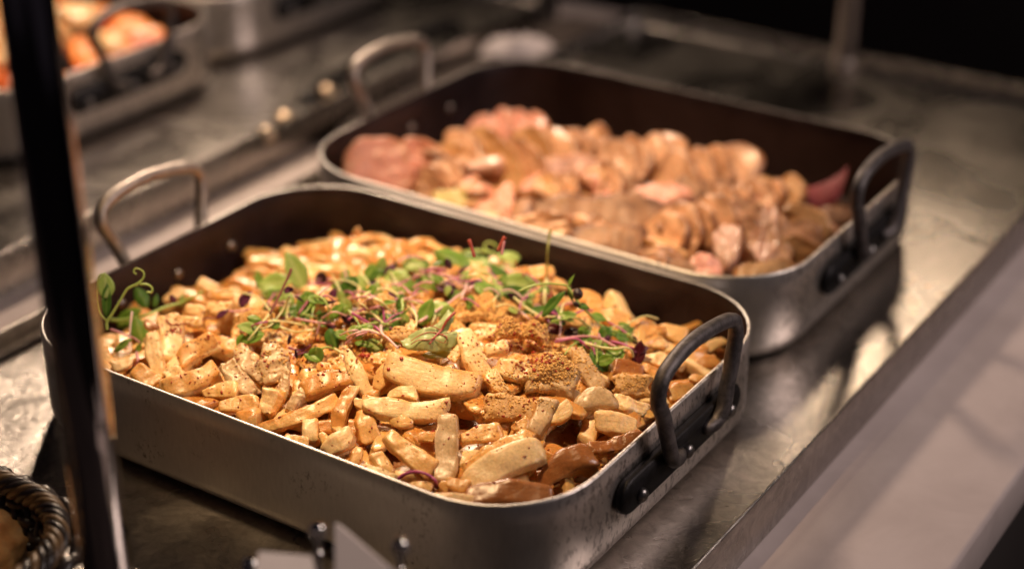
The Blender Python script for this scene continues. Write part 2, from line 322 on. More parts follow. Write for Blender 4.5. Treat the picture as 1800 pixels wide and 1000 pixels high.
def tray(name, x0, x1, y0, y1, lip, label):
    """pressed sheet-steel tray: floor at z=0, rounded inner corner, upright rim with a rolled lip"""
    t = 0.0012; r0 = 0.006; prof = []                      # (offset inward from outer face, z) from outside bottom up and over to the floor
    prof += [(0.0, CZ + 0.0005), (0.0, lip - 0.001), (0.0006, lip), (0.0018, lip), (0.0024, lip - 0.001)]
    for k in range(6):
        a = math.radians(90 * k / 5); prof.append((0.0024 + r0 * (1 - math.cos(a)), r0 * (1 - math.sin(a))))
    V = []; Fs = []; nx = 0
    for off, z in prof:
        rr = 0.012 - min(off, 0.010); pts = []
        for cx, cy, a0 in ((x1 - 0.012, y1 - 0.012, 0), (x0 + 0.012, y1 - 0.012, 90), (x0 + 0.012, y0 + 0.012, 180), (x1 - 0.012, y0 + 0.012, 270)):
            for k in range(6):
                a = math.radians(a0 + 18 * k); pts.append((cx + rr * math.cos(a), cy + rr * math.sin(a), z))
        V += pts; nx = len(pts)
    for i in range(len(prof) - 1):
        for j in range(nx): Fs.append((i * nx + j, i * nx + (j + 1) % nx, (i + 1) * nx + (j + 1) % nx, (i + 1) * nx + j))
    Fs.append(tuple(range((len(prof) - 1) * nx, len(prof) * nx)))
    o = mobj(name, V, Fs, M_steel); tag(o, label, 'tray'); return o
tray('steel_tray', -0.073, 0.4525, -0.125, 0.957, 0.018, 'long scratched steel tray under the chicken pan and the pink meat pan')
tray('steel_tray', -0.76, -0.166, -0.10, 0.957, 0.018, 'scratched steel tray at the back under the pans of orange food')

# ------------------------------------------------------------------ roasting pans
PL, PW, PH, PR, PT = 0.40, 0.306, 0.068, 0.066, 0.0028
def rrect(off, z, n=10):
    r = max(PR - off, 0.002); pts = []
    for cx, cy, a0 in ((PL - PR, PW - PR, 0), (PR, PW - PR, 90), (PR, PR, 180), (PL - PR, PR, 270)):
        if off > PR - 0.002: pass
        for k in range(n + 1):
            a = math.radians(a0 + 90 * k / n); pts.append((cx + r * math.cos(a), cy + r * math.sin(a), z))
    return pts
def pan_body(seed):
    prof = []; rb = 0.016
    for k in range(7):
        a = math.radians(90 * k / 6); prof.append((rb * (1 - math.sin(a)), rb * (1 - math.cos(a)), 0))
    for k in range(1, 5): prof.append((0.0, rb + (PH - 0.001 - rb) * k / 4, 0))
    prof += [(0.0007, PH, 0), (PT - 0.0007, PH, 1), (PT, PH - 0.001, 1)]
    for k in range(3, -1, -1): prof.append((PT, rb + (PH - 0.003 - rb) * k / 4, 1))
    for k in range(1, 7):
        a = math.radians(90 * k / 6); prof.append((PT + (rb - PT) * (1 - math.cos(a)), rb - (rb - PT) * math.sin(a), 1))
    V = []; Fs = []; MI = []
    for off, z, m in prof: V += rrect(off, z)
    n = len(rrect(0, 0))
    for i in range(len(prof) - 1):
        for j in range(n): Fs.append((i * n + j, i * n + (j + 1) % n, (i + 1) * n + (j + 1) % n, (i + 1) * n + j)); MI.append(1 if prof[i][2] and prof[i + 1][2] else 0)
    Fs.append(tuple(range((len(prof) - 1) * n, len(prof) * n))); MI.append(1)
    Fs.append(tuple(reversed(range(n)))); MI.append(0)
    V = np.array(V); d = fbm(V * 9 + seed * 5.1, 2) * 0.0007; d2 = fbm(V * 9 + seed * 5.1 + 40, 2) * 0.0007
    wz = np.clip(V[:, 2] / PH, 0, 1); V[:, 0] += d * wz; V[:, 1] += d2 * wz
    dn = (fbm(V * 150 + seed, 2) * 0.00025) * (V[:, 2] > PH - 0.002); V[:, 2] += dn
    return V, Fs, MI
def stadium(y0, y1, z0, z1, x0, x1):
    c = []; r = (z1 - z0) / 2; zc = (z0 + z1) / 2
    for k in range(9): a = math.radians(-90 + 180 * k / 8); c.append((y1 - r + r * math.cos(a), zc + r * math.sin(a)))
    for k in range(9): a = math.radians(90 + 180 * k / 8); c.append((y0 + r + r * math.cos(a), zc + r * math.sin(a)))
    n = len(c); V = []; yc = (y0 + y1) / 2
    for x, s in ((x0, 1.0), (x0 + (x1 - x0) * 0.7, 1.0), (x1, 0.90)):
        for (y, z) in c: V.append((x, y0 + r + (y - y0 - r) if s == 1 else yc + (y - yc) * (1 - (1 - s) * r / ((y1 - y0) / 2)), zc + (z - zc) * s))
    Fs = []
    for i in range(2):
        for j in range(n): Fs.append((i * n + j, i * n + (j + 1) % n, (i + 1) * n + (j + 1) % n, (i + 1) * n + j))
    Fs += [tuple(range(2 * n, 3 * n)), tuple(reversed(range(n)))]
    return V, Fs
def handle(root, side, mat, smat):
    """side +1: right end (x=PL); -1: left end. strap with three rivets and a bent bail"""
    X0 = PL if side > 0 else 0.0; S = np.array([side, 1, 1])
    def place(V): return [tuple(np.array([X0, 0, 0]) + np.asarray(v) * S) for v in V]
    def flip(Fs): return Fs if side > 0 else [tuple(reversed(f)) for f in Fs]
    st = empty('handle', (0, 0, 0)); st.parent = root
    V, Fs = stadium(0.083, 0.232, 0.030, 0.053, 0.0006, 0.0062); mobj('strap', place(V), flip(Fs), smat, st)
    P = [(0.006, 0.152, 0.0415), (0.009, 0.141, 0.0425), (0.0105, 0.1315, 0.049), (0.0105, 0.127, 0.060), (0.0095, 0.1195, 0.082), (0.0085, 0.1145, 0.094), (0.008, 0.117, 0.1035), (0.0075, 0.127, 0.1095),
         (0.0070, 0.145, 0.1125), (0.0070, 0.165, 0.1125), (0.0070, 0.190, 0.1090), (0.0075, 0.2065, 0.1045), (0.008, 0.2125, 0.096), (0.0085, 0.2105, 0.084), (0.0095, 0.2025, 0.062), (0.0105, 0.1975, 0.050), (0.009, 0.190, 0.0425), (0.006, 0.180, 0.0415)]
    P = np.array(P)
    if side < 0:                                              # the left handles are bent outward
        f = np.clip((P[:, 2] - 0.047) / 0.065, 0, 1); P[:, 0] += 0.019 * f; P[:, 2] -= 0.006 * f; P[:, 1] += 0.003 * f
    path = catmull(P, 90); rad = np.full(90, 0.00475); rad[:4] = [0.0028, 0.0036, 0.0042, 0.0046]; rad[-4:] = [0.0046, 0.0042, 0.0036, 0.0028]
    V, Fs = tube(path, rad, 12); V = np.array(V); V += (fbm(V * 70, 2) * 0.0004)[:, None] * np.array([1, 1, 1])
    mobj('bail', place(V), flip(Fs), mat, st)
    for y in (0.104, 0.160, 0.216):
        V, Fs = lathe([(0.0046, 0), (0.0046, 0.0012), (0.0042, 0.0026), (0.003, 0.0036), (0.0012, 0.0042)], 16, 'x', (0.0060, y, 0.0375)); mobj('rivet', place(V), flip(Fs), M_rivet, st)
        V, Fs = lathe([(0.0042, 0), (0.0042, 0.0008), (0.0034, 0.0018), (0.0014, 0.0024)], 14, '-x', (-PT + 0.0004, y, 0.0415)); mobj('inner_rivet', place(V), flip(Fs), M_rivet, st)
    return st
def pan(loc, label, seed, left_mat):
    root = empty('roasting_pan', loc, label, 'roasting pan', 'aluminium roasting pans on the steel trays')
    V, Fs, MI = pan_body(seed); mobj('body', V, Fs, [M_alu, M_dark_in], root, mi=MI)
    handle(root, 1, M_iron, M_strap); handle(root, -1, left_mat, M_strap); return root
FARX, FARY, FSX, FSY, FSZ = -0.028, 0.3135, 1.032, 1.03, 1.01
pan((0, 0, 0), 'deep aluminium roasting pan heaped with pale chicken strips and microgreens', 1, M_grey_lit_iron)
pan((FARX, FARY, 0.0008), 'aluminium roasting pan of sliced pink meat behind the chicken pan', 2, M_grey_lit_iron).scale = (FSX, FSY, FSZ)
pan((-0.709, 0.270, 0.0006), 'blurred aluminium roasting pan of orange food behind the dark post', 3, M_iron)
pan((-0.735, 0.582, 0.0006), 'blurred pale aluminium roasting pan beyond the orange food pan', 4, M_iron)

# ------------------------------------------------------------------ heap surfaces (thin plate splines)
class TPS:
    def __init__(s, pts):
        P = np.array(pts, float); s.X = P[:, :2]; n = len(P); D = np.linalg.norm(s.X[:, None] - s.X[None], axis=2)
        K = s.k(D) + np.eye(n) * 1e-4; A = np.zeros((n + 3, n + 3)); A[:n, :n] = K; A[:n, n] = 1; A[:n, n + 1:] = s.X; A[n, :n] = 1; A[n + 1:, :n] = s.X.T
        s.W = np.linalg.solve(A, np.r_[P[:, 2], 0, 0, 0])
    @staticmethod
    def k(r): return np.where(r > 1e-9, r * r * np.log(r + 1e-12), 0)
    def __call__(s, x, y):
        q = np.stack([np.ravel(x), np.ravel(y)], 1); D = np.linalg.norm(q[:, None] - s.X[None], axis=2); n = len(s.X)
        return s.k(D) @ s.W[:n] + s.W[n] + q @ s.W[n + 1:]
    def hit(s, px, py, lift=0.0, z0=0.13, z1=0.0):
        d = ray(px, py); zs = np.linspace(z0, z1, 131); t = (zs - CAM[2]) / d[2]; P = CAM + d * t[:, None]
        g = P[:, 2] - s(P[:, 0], P[:, 1]) - lift; i = np.argmax(g < 0)
        if g[i] >= 0: i = 80
        return P[i]
    def normal(s, x, y):
        e = 0.004; a = s([x + e, x - e, x, x], [y, y, y + e, y - e]); n = np.array([-(a[0] - a[1]) / (2 * e), -(a[2] - a[3]) / (2 * e), 1]); return n / np.linalg.norm(n)
HC = TPS([(.22, .15, .083), (.25, .20, .077), (.12, .12, .071), (.31, .13, .075), (.10, .21, .056), (.07, .25, .049), (.02, .17, .030), (.015, .09, .042), (.01, .25, .026), (.06, .04, .060),
          (.17, .016, .058), (.28, .016, .057), (.355, .025, .055), (.385, .07, .053), (.385, .15, .053), (.375, .24, .050), (.3, .288, .047), (.2, .292, .047), (.12, .292, .047), (.03, .29, .028),
          (.2, .07, .072), (.3, .07, .068), (.34, .18, .066)])

# ------------------------------------------------------------------ food pieces
def piece(seed, L, W, T, ex=3.6, rough=0.06, bend=0.0, taper=0.0, nu=22, nv=18, fine=0.03, tip=1.0, skinside=None, edge=0.35, facets=4):
    """irregular cut strip along x: superellipse section, slanted ends, noise relief. returns V, F, skin"""
    rg = np.random.default_rng(seed); us = np.linspace(-1, 1, nu); V = []; U = []
    s1, s2 = rg.uniform(-0.25, 0.25, 2); tw = rg.uniform(-0.3, 0.3)
    for u in us:
        e = 1 - abs(u) ** (14 if ex > 3 else 4.0); cap = max(e, 0) ** (0.25 if ex > 3 else 0.45); sc = (0.02 + 0.98 * cap)
        f = (1 + taper * u) * (1 - (1 - tip) * max(0, -u) ** 1.2)
        for j in range(nv):
            a = 2 * math.pi * j / nv + 0.2; c, s_ = math.cos(a), math.sin(a)
            y = math.copysign(abs(c) ** (2 / ex), c) * sc * f; z = math.copysign(abs(s_) ** (2 / ex), s_) * sc * f
            t = tw * u; y, z = y * math.cos(t) - z * math.sin(t), y * math.sin(t) + z * math.cos(t)
            x = u + (s1 * y + s2 * z) * (W / L) * (abs(u) ** 2) * math.copysign(1, u) * 0.8
            V.append((x, y, z)); U.append(u)
    V = np.array(V); U = np.array(U); nrm = np.stack([V[:, 0] ** 7, V[:, 1] ** 3, V[:, 2] ** 3], 1); nrm /= np.linalg.norm(nrm, axis=1)[:, None] + 1e-9
    for _ in range(facets):                                   # knife cuts: flatten whatever lies beyond a plane
        q = rg.normal(size=3) * np.array([0.75, 1, 1]); q /= np.linalg.norm(q); lim = np.abs(q).sum() * rg.uniform(0.64, 0.86); dd = V @ q - lim
        V = V - np.outer(np.clip(dd, 0, None) * 0.92, q)
    V = V * np.array([L / 2, W / 2, T / 2]); off = rg.uniform(0, 90, 3)
    sz = min(W, T); lo = fbm(V / sz * np.array([0.6, 0.8, 0.8]) + off, 2); hi = fbm(V / sz * np.array([2.2, 4.0, 4.0]) + off, 2)
    V = V + nrm * (sz * (rough * 2.0 * lo + fine * (1 + 3.5 * np.abs(U) ** 6) * hi))[:, None]
    V[:, 1] += bend * L * ((V[:, 0] / (L / 2)) ** 2 - 0.4); V[:, 2] += rg.uniform(-0.08, 0.02) * L * ((V[:, 0] / (L / 2)) ** 2)
    rim_crust = skinside == 9
    if skinside is None or rim_crust: skinside = rg.choice(4)
    ax = [np.array([0, 1, 0]), np.array([0, -1, 0]), np.array([0, 0, 1]), np.array([0, 0, -1])][int(skinside)]
    sk = np.clip((nrm @ ax - 0.15) * 2.2, 0, 1) * 0.95 + edge * np.clip(np.abs(fbm(V / sz * 1.3 + off + 9, 2)) - 0.1, 0, 1) + 0.3 * (np.abs(U) > 0.93)
    if rim_crust: sk = np.clip((np.hypot(V[:, 0] / (L / 2), V[:, 1] / (W / 2)) - 0.80) * 3.2 + 0.5 * fbm(V / sz * 1.6 + off, 2), 0, 1)
    Fs = []
    for i in range(nu - 1):
        for j in range(nv): Fs.append((i * nv + j, (i + 1) * nv + j, (i + 1) * nv + (j + 1) % nv, i * nv + (j + 1) % nv))
    Fs += [tuple(range(nv)), tuple(reversed(range((nu - 1) * nv, nu * nv)))]
    return V, [tuple(reversed(f)) for f in Fs], np.clip(sk, 0, 1)
BV_V = []; BV_F = []
def bv_add(V, Fs, mw=None):
    V = np.asarray(V)
    if mw is not None: V = V @ mw[:3, :3].T + mw[:3, 3]
    n = len(BV_V); BV_V.extend(map(tuple, V)); BV_F.extend([tuple(i + n for i in f) for f in Fs])
def frame(ax, nrm, loc):
    ax = ax / np.linalg.norm(ax); nrm = nrm - ax * (nrm @ ax); nrm /= np.linalg.norm(nrm); b = np.cross(nrm, ax)
    m = np.eye(4); m[:3, 0] = ax; m[:3, 1] = b; m[:3, 2] = nrm; m[:3, 3] = loc; return m
def place_traced(H, x1, y1, x2, y2, wpx, thick, lift, wide=1.14, slim=False):
    """a piece whose long axis runs between two sight lines, lying on the heap H"""
    c = H.hit((x1 + x2) / 2, (y1 + y2) / 2, lift); n = H.normal(c[0], c[1]); tc = CAM - c; tc /= np.linalg.norm(tc)
    pn = n * 0.55 + tc * 0.60; pn /= np.linalg.norm(pn)
    def onplane(x, y): d = ray(x, y); return CAM + d * (((c - CAM) @ pn) / (d @ pn))
    a, b = onplane(x1, y1), onplane(x2, y2); L = np.linalg.norm(b - a); W = wpx / F_PX * depth_of(c) * wide
    if L < W * 0.8: L = W * 0.9
    if slim: W = min(W, L * 0.66)
    T = min(W * thick, 0.024); return frame(b - a, pn, (a + b) / 2 - pn * T * 0.42), L, W, T

def keep_in(V, mw, ox=0.0, oy=0.0, sx=1.0, sy=1.0):
    """slide a piece inward until none of it passes through the pan wall"""
    for _ in range(8):
        P = V @ mw[:3, :3].T + mw[:3, 3]; P = P[P[:, 2] < PH + 0.004]
        if not len(P): return mw
        q = np.stack([(P[:, 0] - ox) / sx, (P[:, 1] - oy) / sy], 1); c = np.stack([np.clip(q[:, 0], PR, PL - PR), np.clip(q[:, 1], PR, PW - PR)], 1); d = q - c; r = np.linalg.norm(d, axis=1); i = int(np.argmax(r)); ex = r[i] - (PR - PT - 0.0012)
        if ex <= 0: return mw
        mw[:2, 3] -= d[i] / r[i] * ex * 1.02
    return mw
# the bed of finely chopped chicken everything lies on
gx, gy = np.meshgrid(np.linspace(0, 1, 110), np.linspace(0, 1, 84)); V = []
for u, v_ in zip(gx.ravel(), gy.ravel()): V.append((0.0045 + u * (PL - 0.009), 0.0045 + v_ * (PW - 0.009)))
V = np.array(V)
cx = np.clip(V[:, 0], PR, PL - PR); cy = np.clip(V[:, 1], PR, PW - PR); d = np.hypot(V[:, 0] - cx, V[:, 1] - cy); k = np.where(d > PR - 0.005, (PR - 0.005) / np.maximum(d, 1e-6), 1)
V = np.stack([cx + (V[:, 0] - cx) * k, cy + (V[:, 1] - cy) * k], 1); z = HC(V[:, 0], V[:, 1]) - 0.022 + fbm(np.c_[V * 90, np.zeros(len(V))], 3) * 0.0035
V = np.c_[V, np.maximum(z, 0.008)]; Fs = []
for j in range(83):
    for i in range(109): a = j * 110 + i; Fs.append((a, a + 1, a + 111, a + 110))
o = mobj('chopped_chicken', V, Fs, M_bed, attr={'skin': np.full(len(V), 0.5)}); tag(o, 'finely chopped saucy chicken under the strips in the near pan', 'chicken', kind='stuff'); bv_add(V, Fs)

# (x1, y1, x2, y2, width px, material, roughness style, lift mm, label)
HERO = [
 (297,549,300,629,42,'pale','s',2,'upright pale chicken block dusted with red spice near the left end'),
 (264,586,280,660,28,'pale','s',0,'pale upright strip just left of the block dusted with red spice'),
 (314,633,376,595,34,'pale','s',3,'rounded pale chunk leaning right of the spice dusted block'),
 (288,684,381,648,38,'pale','s',1,'thick pale strip with a browned end at the near left rim'),
 (178,610,190,636,22,'pale','s',0,'small pale piece beside the dark post at the left rim'),
 (199,643,230,634,26,'pale','s',0,'pale lump under the pink stem at the left rim'),
 (237,643,276,676,30,'pale','s',0,'pale wedge of chicken pressed against the left part of the near rim'),
 (292,645,312,662,28,'pale','r',-1,'small ragged crumb of chicken below the rounded pale chunk'),
 (357,688,415,684,28,'gold','s',0,'short golden block above another at the near rim'),
 (386,712,450,709,32,'gold','s',1,'glossy golden block lowest along the left half of the near rim'),
 (414,613,467,663,36,'grey','r',3,'grey-tan slice with a dark slit along its side'),
 (396,637,443,690,30,'grey','r',1,'grey-tan slice left of the dark slit'),
 (472,600,491,655,46,'grey','r',3,'rough tan chunk below the dark purple sprouts'),
 (505,649,484,709,18,'grey','r',2,'thin ragged tan flake standing on edge'),
 (479,685,465,726,30,'pale','r',1,'pale crumbly flake under the thin ragged tan flake'),
 (534,685,506,722,20,'grey','r',-1,'pale tan sliver above the long golden strip'),
 (460,752,590,702,25,'gold','s',2,'long golden strip tapering to a point near the rim'),
 (532,682,621,656,35,'gold','s',3,'glossy golden chunk with a groove above the long golden strip'),
 (608,614,648,692,28,'pale','t',4,'tapered pale strip with a dark red tip'),
 (618,676,589,753,27,'gold','s',2,'steep golden strip crossing behind the tapered one'),
 (572,791,618,760,34,'pale','s',1,'pale chunk lit on top at the middle of the near rim'),
 (660,682,690,645,30,'gold','s',0,'golden wedge tucked left of the largest chicken slice'),
 (656,633,678,636,18,'gold','s',1,'small amber lump under the cress leaves'),
 (680,640,834,678,52,'pale','h',6,'largest chicken slice, thick and pale, in the middle of the heap'),
 (640,712,783,716,33,'pale','s',4,'broad pale strip just under the largest chicken slice'),
 (622,705,656,712,26,'pale','s',3,'pale curl at the left end of the broad pale strip'),
 (639,720,648,775,38,'gold','s',-2,'shaded golden chunk hanging under the pale curl'),
 (682,688,733,690,24,'pale','s',1,'short pale stub peeping between the two biggest slices'),
 (685,738,725,738,28,'gold','s',1,'small golden knob under the broad pale strip'),
 (680,764,760,824,32,'gold','s',2,'golden strip with red flecks slanting to the near rim'),
 (786,728,778,842,40,'grey','s',3,'tall tan strip standing upright at the front of the heap'),
 (736,766,764,768,28,'gold','s',-1,'golden bit wedged left of the tall tan strip'),
 (660,798,684,832,28,'gold','s',-1,'honey coloured lump below the slanting golden strip'),
 (640,820,690,840,20,'pale','r',-1,'flat pale shred on the near rim'),
 (630,785,622,815,28,'gold','s',-1,'amber cube by the middle of the near rim'),
 (810,768,880,752,30,'gold','s',1,'curled golden piece right of the tall tan strip'),
 (817,818,934,763,32,'gold','r',2,'rough golden strip lying above the smooth pale slice'),
 (822,845,950,782,48,'pale','s',5,'smooth pale slice with one red fleck near the right corner'),
 (822,865,966,866,42,'brown','s',1,'roasted brown chunk in the near right corner of the pan'),
 (944,842,1040,795,42,'brown','s',2,'dark glazed piece beside the right corner of the pan'),
 (1038,792,1126,765,26,'brown','r',1,'thin browned strip lying along the right rim'),
 (1052,735,1118,748,38,'pale','s',2,'round pale slice like a thick ring beside the iron handle'),
 (1008,708,1080,694,34,'grey','b',4,'arched tan strip near the iron handle'),
 (962,735,1004,718,38,'pale','s',3,'pale stub below the arched tan strip'),
 (966,700,940,762,30,'grey','s',2,'tan slice standing left of the pale stub'),
 (902,752,930,738,20,'gold','s',-1,'small amber flake in the hollow left of the tan slice'),
 (856,708,940,722,42,'crumb','r',1,'crumbed piece with red flecks right of the largest slice'),
 (1080,702,1136,718,28,'pale','r',2,'pale shred next to the iron handle'),
 (1085,678,1140,674,38,'crumb','r',3,'crumb crusted chunk left of the iron handle'),
 (943,645,1012,668,60,'grey','r',5,'big round crumb-coated chunk right of the middle'),
 (1012,612,1058,680,28,'grey','s',1,'curved skin-edged slab behind the big round chunk'),
 (812,580,852,668,34,'pale','s',3,'long pale strip standing right of the red veined leaf'),
 (860,650,886,690,24,'pale','s',0,'pale wedge in the middle hollow'),
 (878,640,940,655,30,'pale','r',2,'torn pale piece left of the big round chunk'),
 (870,586,904,570,28,'gold','r',5,'ribbed bit of meat in the crumbs at the top'),
 (854,614,890,604,24,'pale','s',3,'small pale chip below the crumb mound'),
 (916,575,962,582,32,'crumb','r',5,'crumb covered lump at the top of the heap'),
 (794,632,808,608,15,'pale','s',1,'pale sliver under the tip of the red veined leaf'),
 (786,845,820,855,30,'pale','s',0,'pale end piece below the tall tan strip'),
 (762,870,830,880,18,'pale','s',0,'pale shred along the rim at the front corner'),
 (722,852,758,854,16,'gold','s',-1,'small golden shred inside the purple stem loop'),
 (1105,578,1153,576,32,'pale','r',1,'pale chunk on the far right slope above the handle'),
 (1153,574,1208,594,28,'gold','s',1,'golden slice at the far right edge of the heap'),
 (1056,550,1108,562,30,'gold','s',2,'golden browned end behind the dark round seed'),
 (1004,518,1058,526,26,'pale','s',4,'smooth pale piece at the back by the far wall'),
 (1132,628,1172,636,28,'pale','s',2,'pale chunk with a red fleck left of the handle top'),
 (1172,612,1196,616,22,'pale','s',1,'small pale nub seen just above the handle top'),
 (1176,692,1222,680,32,'gold','s',1,'golden slab seen through the handle'),
 (1215,662,1238,668,26,'pale','s',1,'white cut face seen through the handle'),
 (1222,640,1262,632,34,'gold','s',1,'tall golden piece against the right wall, seen through the handle'),
 (1148,606,1172,600,22,'pale','s',2,'pale chip on the right slope'),
 (1128,640,1154,654,22,'pale','s',2,'pale chip under the burgundy leaf'),
 (1083,642,1130,650,26,'brown','s',0,'shaded browned piece under the cream stems'),
 (288,524,324,512,32,'pale','s',4,'pointed pale wedge standing at the back left slope'),
 (350,495,380,506,20,'pale','s',5,'upturned pale chip on the back left slope'),
 (372,514,410,518,22,'pale','s',3,'pale piece lying right of the upturned chip'),
 (326,542,360,550,26,'pale','s',3,'pale piece behind the spice dusted block'),
 (322,560,354,564,28,'pale','s',2,'pale piece right of the spice dusted block'),
 (362,534,402,544,28,'pale','s',3,'pale piece by the dark purple sprout'),
 (256,568,275,574,24,'brown','s',1,'browned piece behind the left leaf pair'),
 (556,514,588,544,30,'pale','s',4,'pale cube among the cress leaves'),
 (930,480,972,476,30,'gold','s',8,'golden knob behind the tall grass-like stem'),
 (690,585,735,590,24,'crumb','r',3,'crumbed bit left of the red veined leaf'),
 (640,525,690,530,24,'crumb','r',3,'crumbed bit among the tangled stems'),
 (600,640,626,660,20,'pale','s',1,'pale bit left of the tapered strip'),
 (560,650,600,640,24,'pale','r',1,'pale shred above the glossy golden chunk'),
 (420,560,480,556,28,'crumb','r',3,'crumbed ridge right of the small purple leaf'),
 (580,630,606,650,20,'crumb','r',1,'crumbed bit by the pale arc of stem'),
 (500,770,540,780,24,'gold','s',-2,'glossy amber lump below the long golden strip'),
 (545,735,548,775,26,'pale','s',0,'pale upright block by the rim below the long golden strip'),
 (562,760,575,778,26,'gold','s',0,'honey glazed lump beside the pale upright block'),
]
MATS = {'pale': M_pale, 'gold': M_gold, 'grey': M_grey, 'brown': M_brown, 'crumb': M_crumbed}
STY = {'s': dict(ex=4.8, rough=0.085, fine=0.020, facets=2), 'r': dict(ex=4.0, rough=0.12, fine=0.085, facets=6), 't': dict(ex=3.2, rough=0.06, fine=0.02, tip=0.25),
       'h': dict(ex=6, rough=0.06, fine=0.010, nu=60, nv=40, bend=0.08, facets=3), 'b': dict(ex=2.6, rough=0.07, fine=0.04, bend=-0.16)}
GRP = 'chicken pieces heaped in the near pan'
for i, (x1, y1, x2, y2, wp, mt, sty, lift, lab) in enumerate(HERO):
    rg = random.Random(100 + i); k = dict(STY[sty]); k.setdefault('bend', rg.uniform(-0.10, 0.10)); k.setdefault('taper', rg.uniform(-0.3, 0.3)); k.setdefault('tip', rg.choice([1, 1, 0.8, 0.65, 0.5])); k.setdefault('nu', 40); k.setdefault('nv', 32)
    mw, L, W, T = place_traced(HC, x1, y1, x2, y2, wp, rg.uniform(0.55, 0.8), lift / 1000 + 0.002, slim=sty in 'st'); L *= 1.10
    V, Fs, sk = piece(100 + i, L, W, T, skinside=rg.choice([0, 1, 3, 3, 2]) if mt != 'brown' else 2, edge=0.35, **k)
    mw = keep_in(V, mw)
    o = link('chicken_strip', mesh_data('chicken_strip', V, Fs, MATS[mt], attr={'skin': sk})); o.matrix_world = Matrix(mw); tag(o, lab, 'chicken strip', GRP); bv_add(V, Fs, mw)
# smaller pieces filling the heap between and behind those
PROTO = []
for i in range(24):
    rg = random.Random(900 + i); L = rg.uniform(0.026, 0.054); W = rg.uniform(0.0075, 0.0120); T = W * rg.uniform(0.48, 0.78)
    sty = rg.choice(['s', 's', 's', 'r']); k = dict(STY[sty]); V, Fs, sk = piece(900 + i, L, W, T, bend=rg.uniform(-.1, .1), taper=rg.uniform(-.3, .3), tip=rg.choice([1, 1, .8, .55]), nu=26, nv=24, **k)
    tone = rg.choice(['pale', 'pale', 'pale', 'gold', 'gold']); PROTO.append((V, Fs, mesh_data('chicken_chunk', V, Fs, MATS[tone], attr={'skin': sk}), L, tone == 'gold'))
n_fill = 0; rg = random.Random(77) 
def chunk_label(x, y, gold, L):
    size = 'stubby' if L < 0.034 else ('medium' if L < 0.044 else 'long'); tone = 'golden' if gold else 'pale'
    col = ['by the left wall', 'left of the microgreens', 'in the left middle', 'in the middle', 'in the right middle', 'toward the iron handle', 'by the right wall'][min(6, int(x / PL * 7))]
    row = ['under the near rim', 'among the front strips', 'below the microgreens', 'at the top of the heap', 'behind the microgreens', 'on the far slope', 'against the far wall'][min(6, int(y / PW * 7))]
    return f'{size} {tone} chicken chunk {row}, {col}'
cells = [(i, j) for i in range(23) for j in range(17)]; rg.shuffle(cells)
for i, j in cells:
    x = 0.018 + (i + rg.random()) / 23 * 0.364; y = 0.014 + (j + rg.random()) / 17 * 0.278
    cx = min(max(x, PR), PL - PR); cy = min(max(y, PR), PW - PR)
    if math.hypot(x - cx, y - cy) > PR - 0.016 or n_fill >= 296: continue
    V, Fs, me, L, gold = PROTO[rg.randrange(24)]; yaw = rg.uniform(0, 2 * math.pi); far = y > 0.2 or (x < 0.07 and y > .12)
    n = HC.normal(x, y) + np.array([rg.gauss(0, .22), rg.gauss(0, .22), 0]); ax = np.array([math.cos(yaw), math.sin(yaw), rg.gauss(0, .2)])
    if min(x - 0.003, PL - 0.003 - x) < 0.018: ax[0] *= 0.2
    if min(y - 0.003, PW - 0.003 - y) < 0.018: ax[1] *= 0.2
    zz = float(HC([x], [y])[0]) - (0.0046 if far else 0.0105) + rg.uniform(-0.0015, 0.002)
    mw = frame(ax, n, np.array([x, y, zz])); s = rg.uniform(0.85, 1.15); mw[:3, :3] *= s
    mw = keep_in(V, mw)
    o = link('chicken_chunk', me); o.matrix_world = Matrix(mw); tag(o, chunk_label(x, y, gold, L), 'chicken chunk', GRP); bv_add(V, Fs, mw); n_fill += 1

BVH = BVHTree.FromPolygons(BV_V, BV_F)
def surf(px, py, lift=0.0):
    d = ray(px, py); h = BVH.ray_cast(Vector(CAM), Vector(d))
    if h[0] is None: return None
    return np.array(h[0]) - d * lift

# ------------------------------------------------------------------ crumbs and chilli flakes scattered over the heap
def pebble(r, seed):
    bm = bmesh.new(); bmesh.ops.create_icosphere(bm, subdivisions=1, radius=1); V = np.array([v.co[:] for v in bm.verts]); bm.verts.index_update(); Fs = [tuple(v.index for v in f.verts) for f in bm.faces]; bm.free()
    V = V * (1 + 0.35 * np.random.default_rng(seed).normal(size=(len(V), 1)).clip(-1, 1)); return V * r, Fs
PEB = [pebble(1, i) for i in range(10)]
def scatter(name, zones, mat, label, cat, seed, flat=1.0, size=1.0, dens=1.0):
    rg = random.Random(seed); parts = []
    for (px, py, sx, sy, n, r0, r1) in zones:
        for _ in range(int(n * dens)):
            x, y = rg.gauss(px, sx), rg.gauss(py, sy); p = surf(x, y)
            if p is None: continue
            r = (r0 + (r1 - r0) * rg.random() ** 2.2) * size; V, Fs = PEB[rg.randrange(10)]
            e = np.array([1, rg.uniform(.45, 1.0), flat * rg.uniform(.6, 1)]) * r
            q = Matrix.Rotation(rg.uniform(0, 6.3), 3, Vector((rg.gauss(0, 1), rg.gauss(0, 1), rg.gauss(0, 1))).normalized()); V2 = (V * e) @ np.array(q).T + p + np.array([0, 0, r * 0.3]); parts.append((V2, Fs))
    o = mobj(name, *join_geo(parts), mat, smooth=True); tag(o, label, cat, kind='stuff'); return o
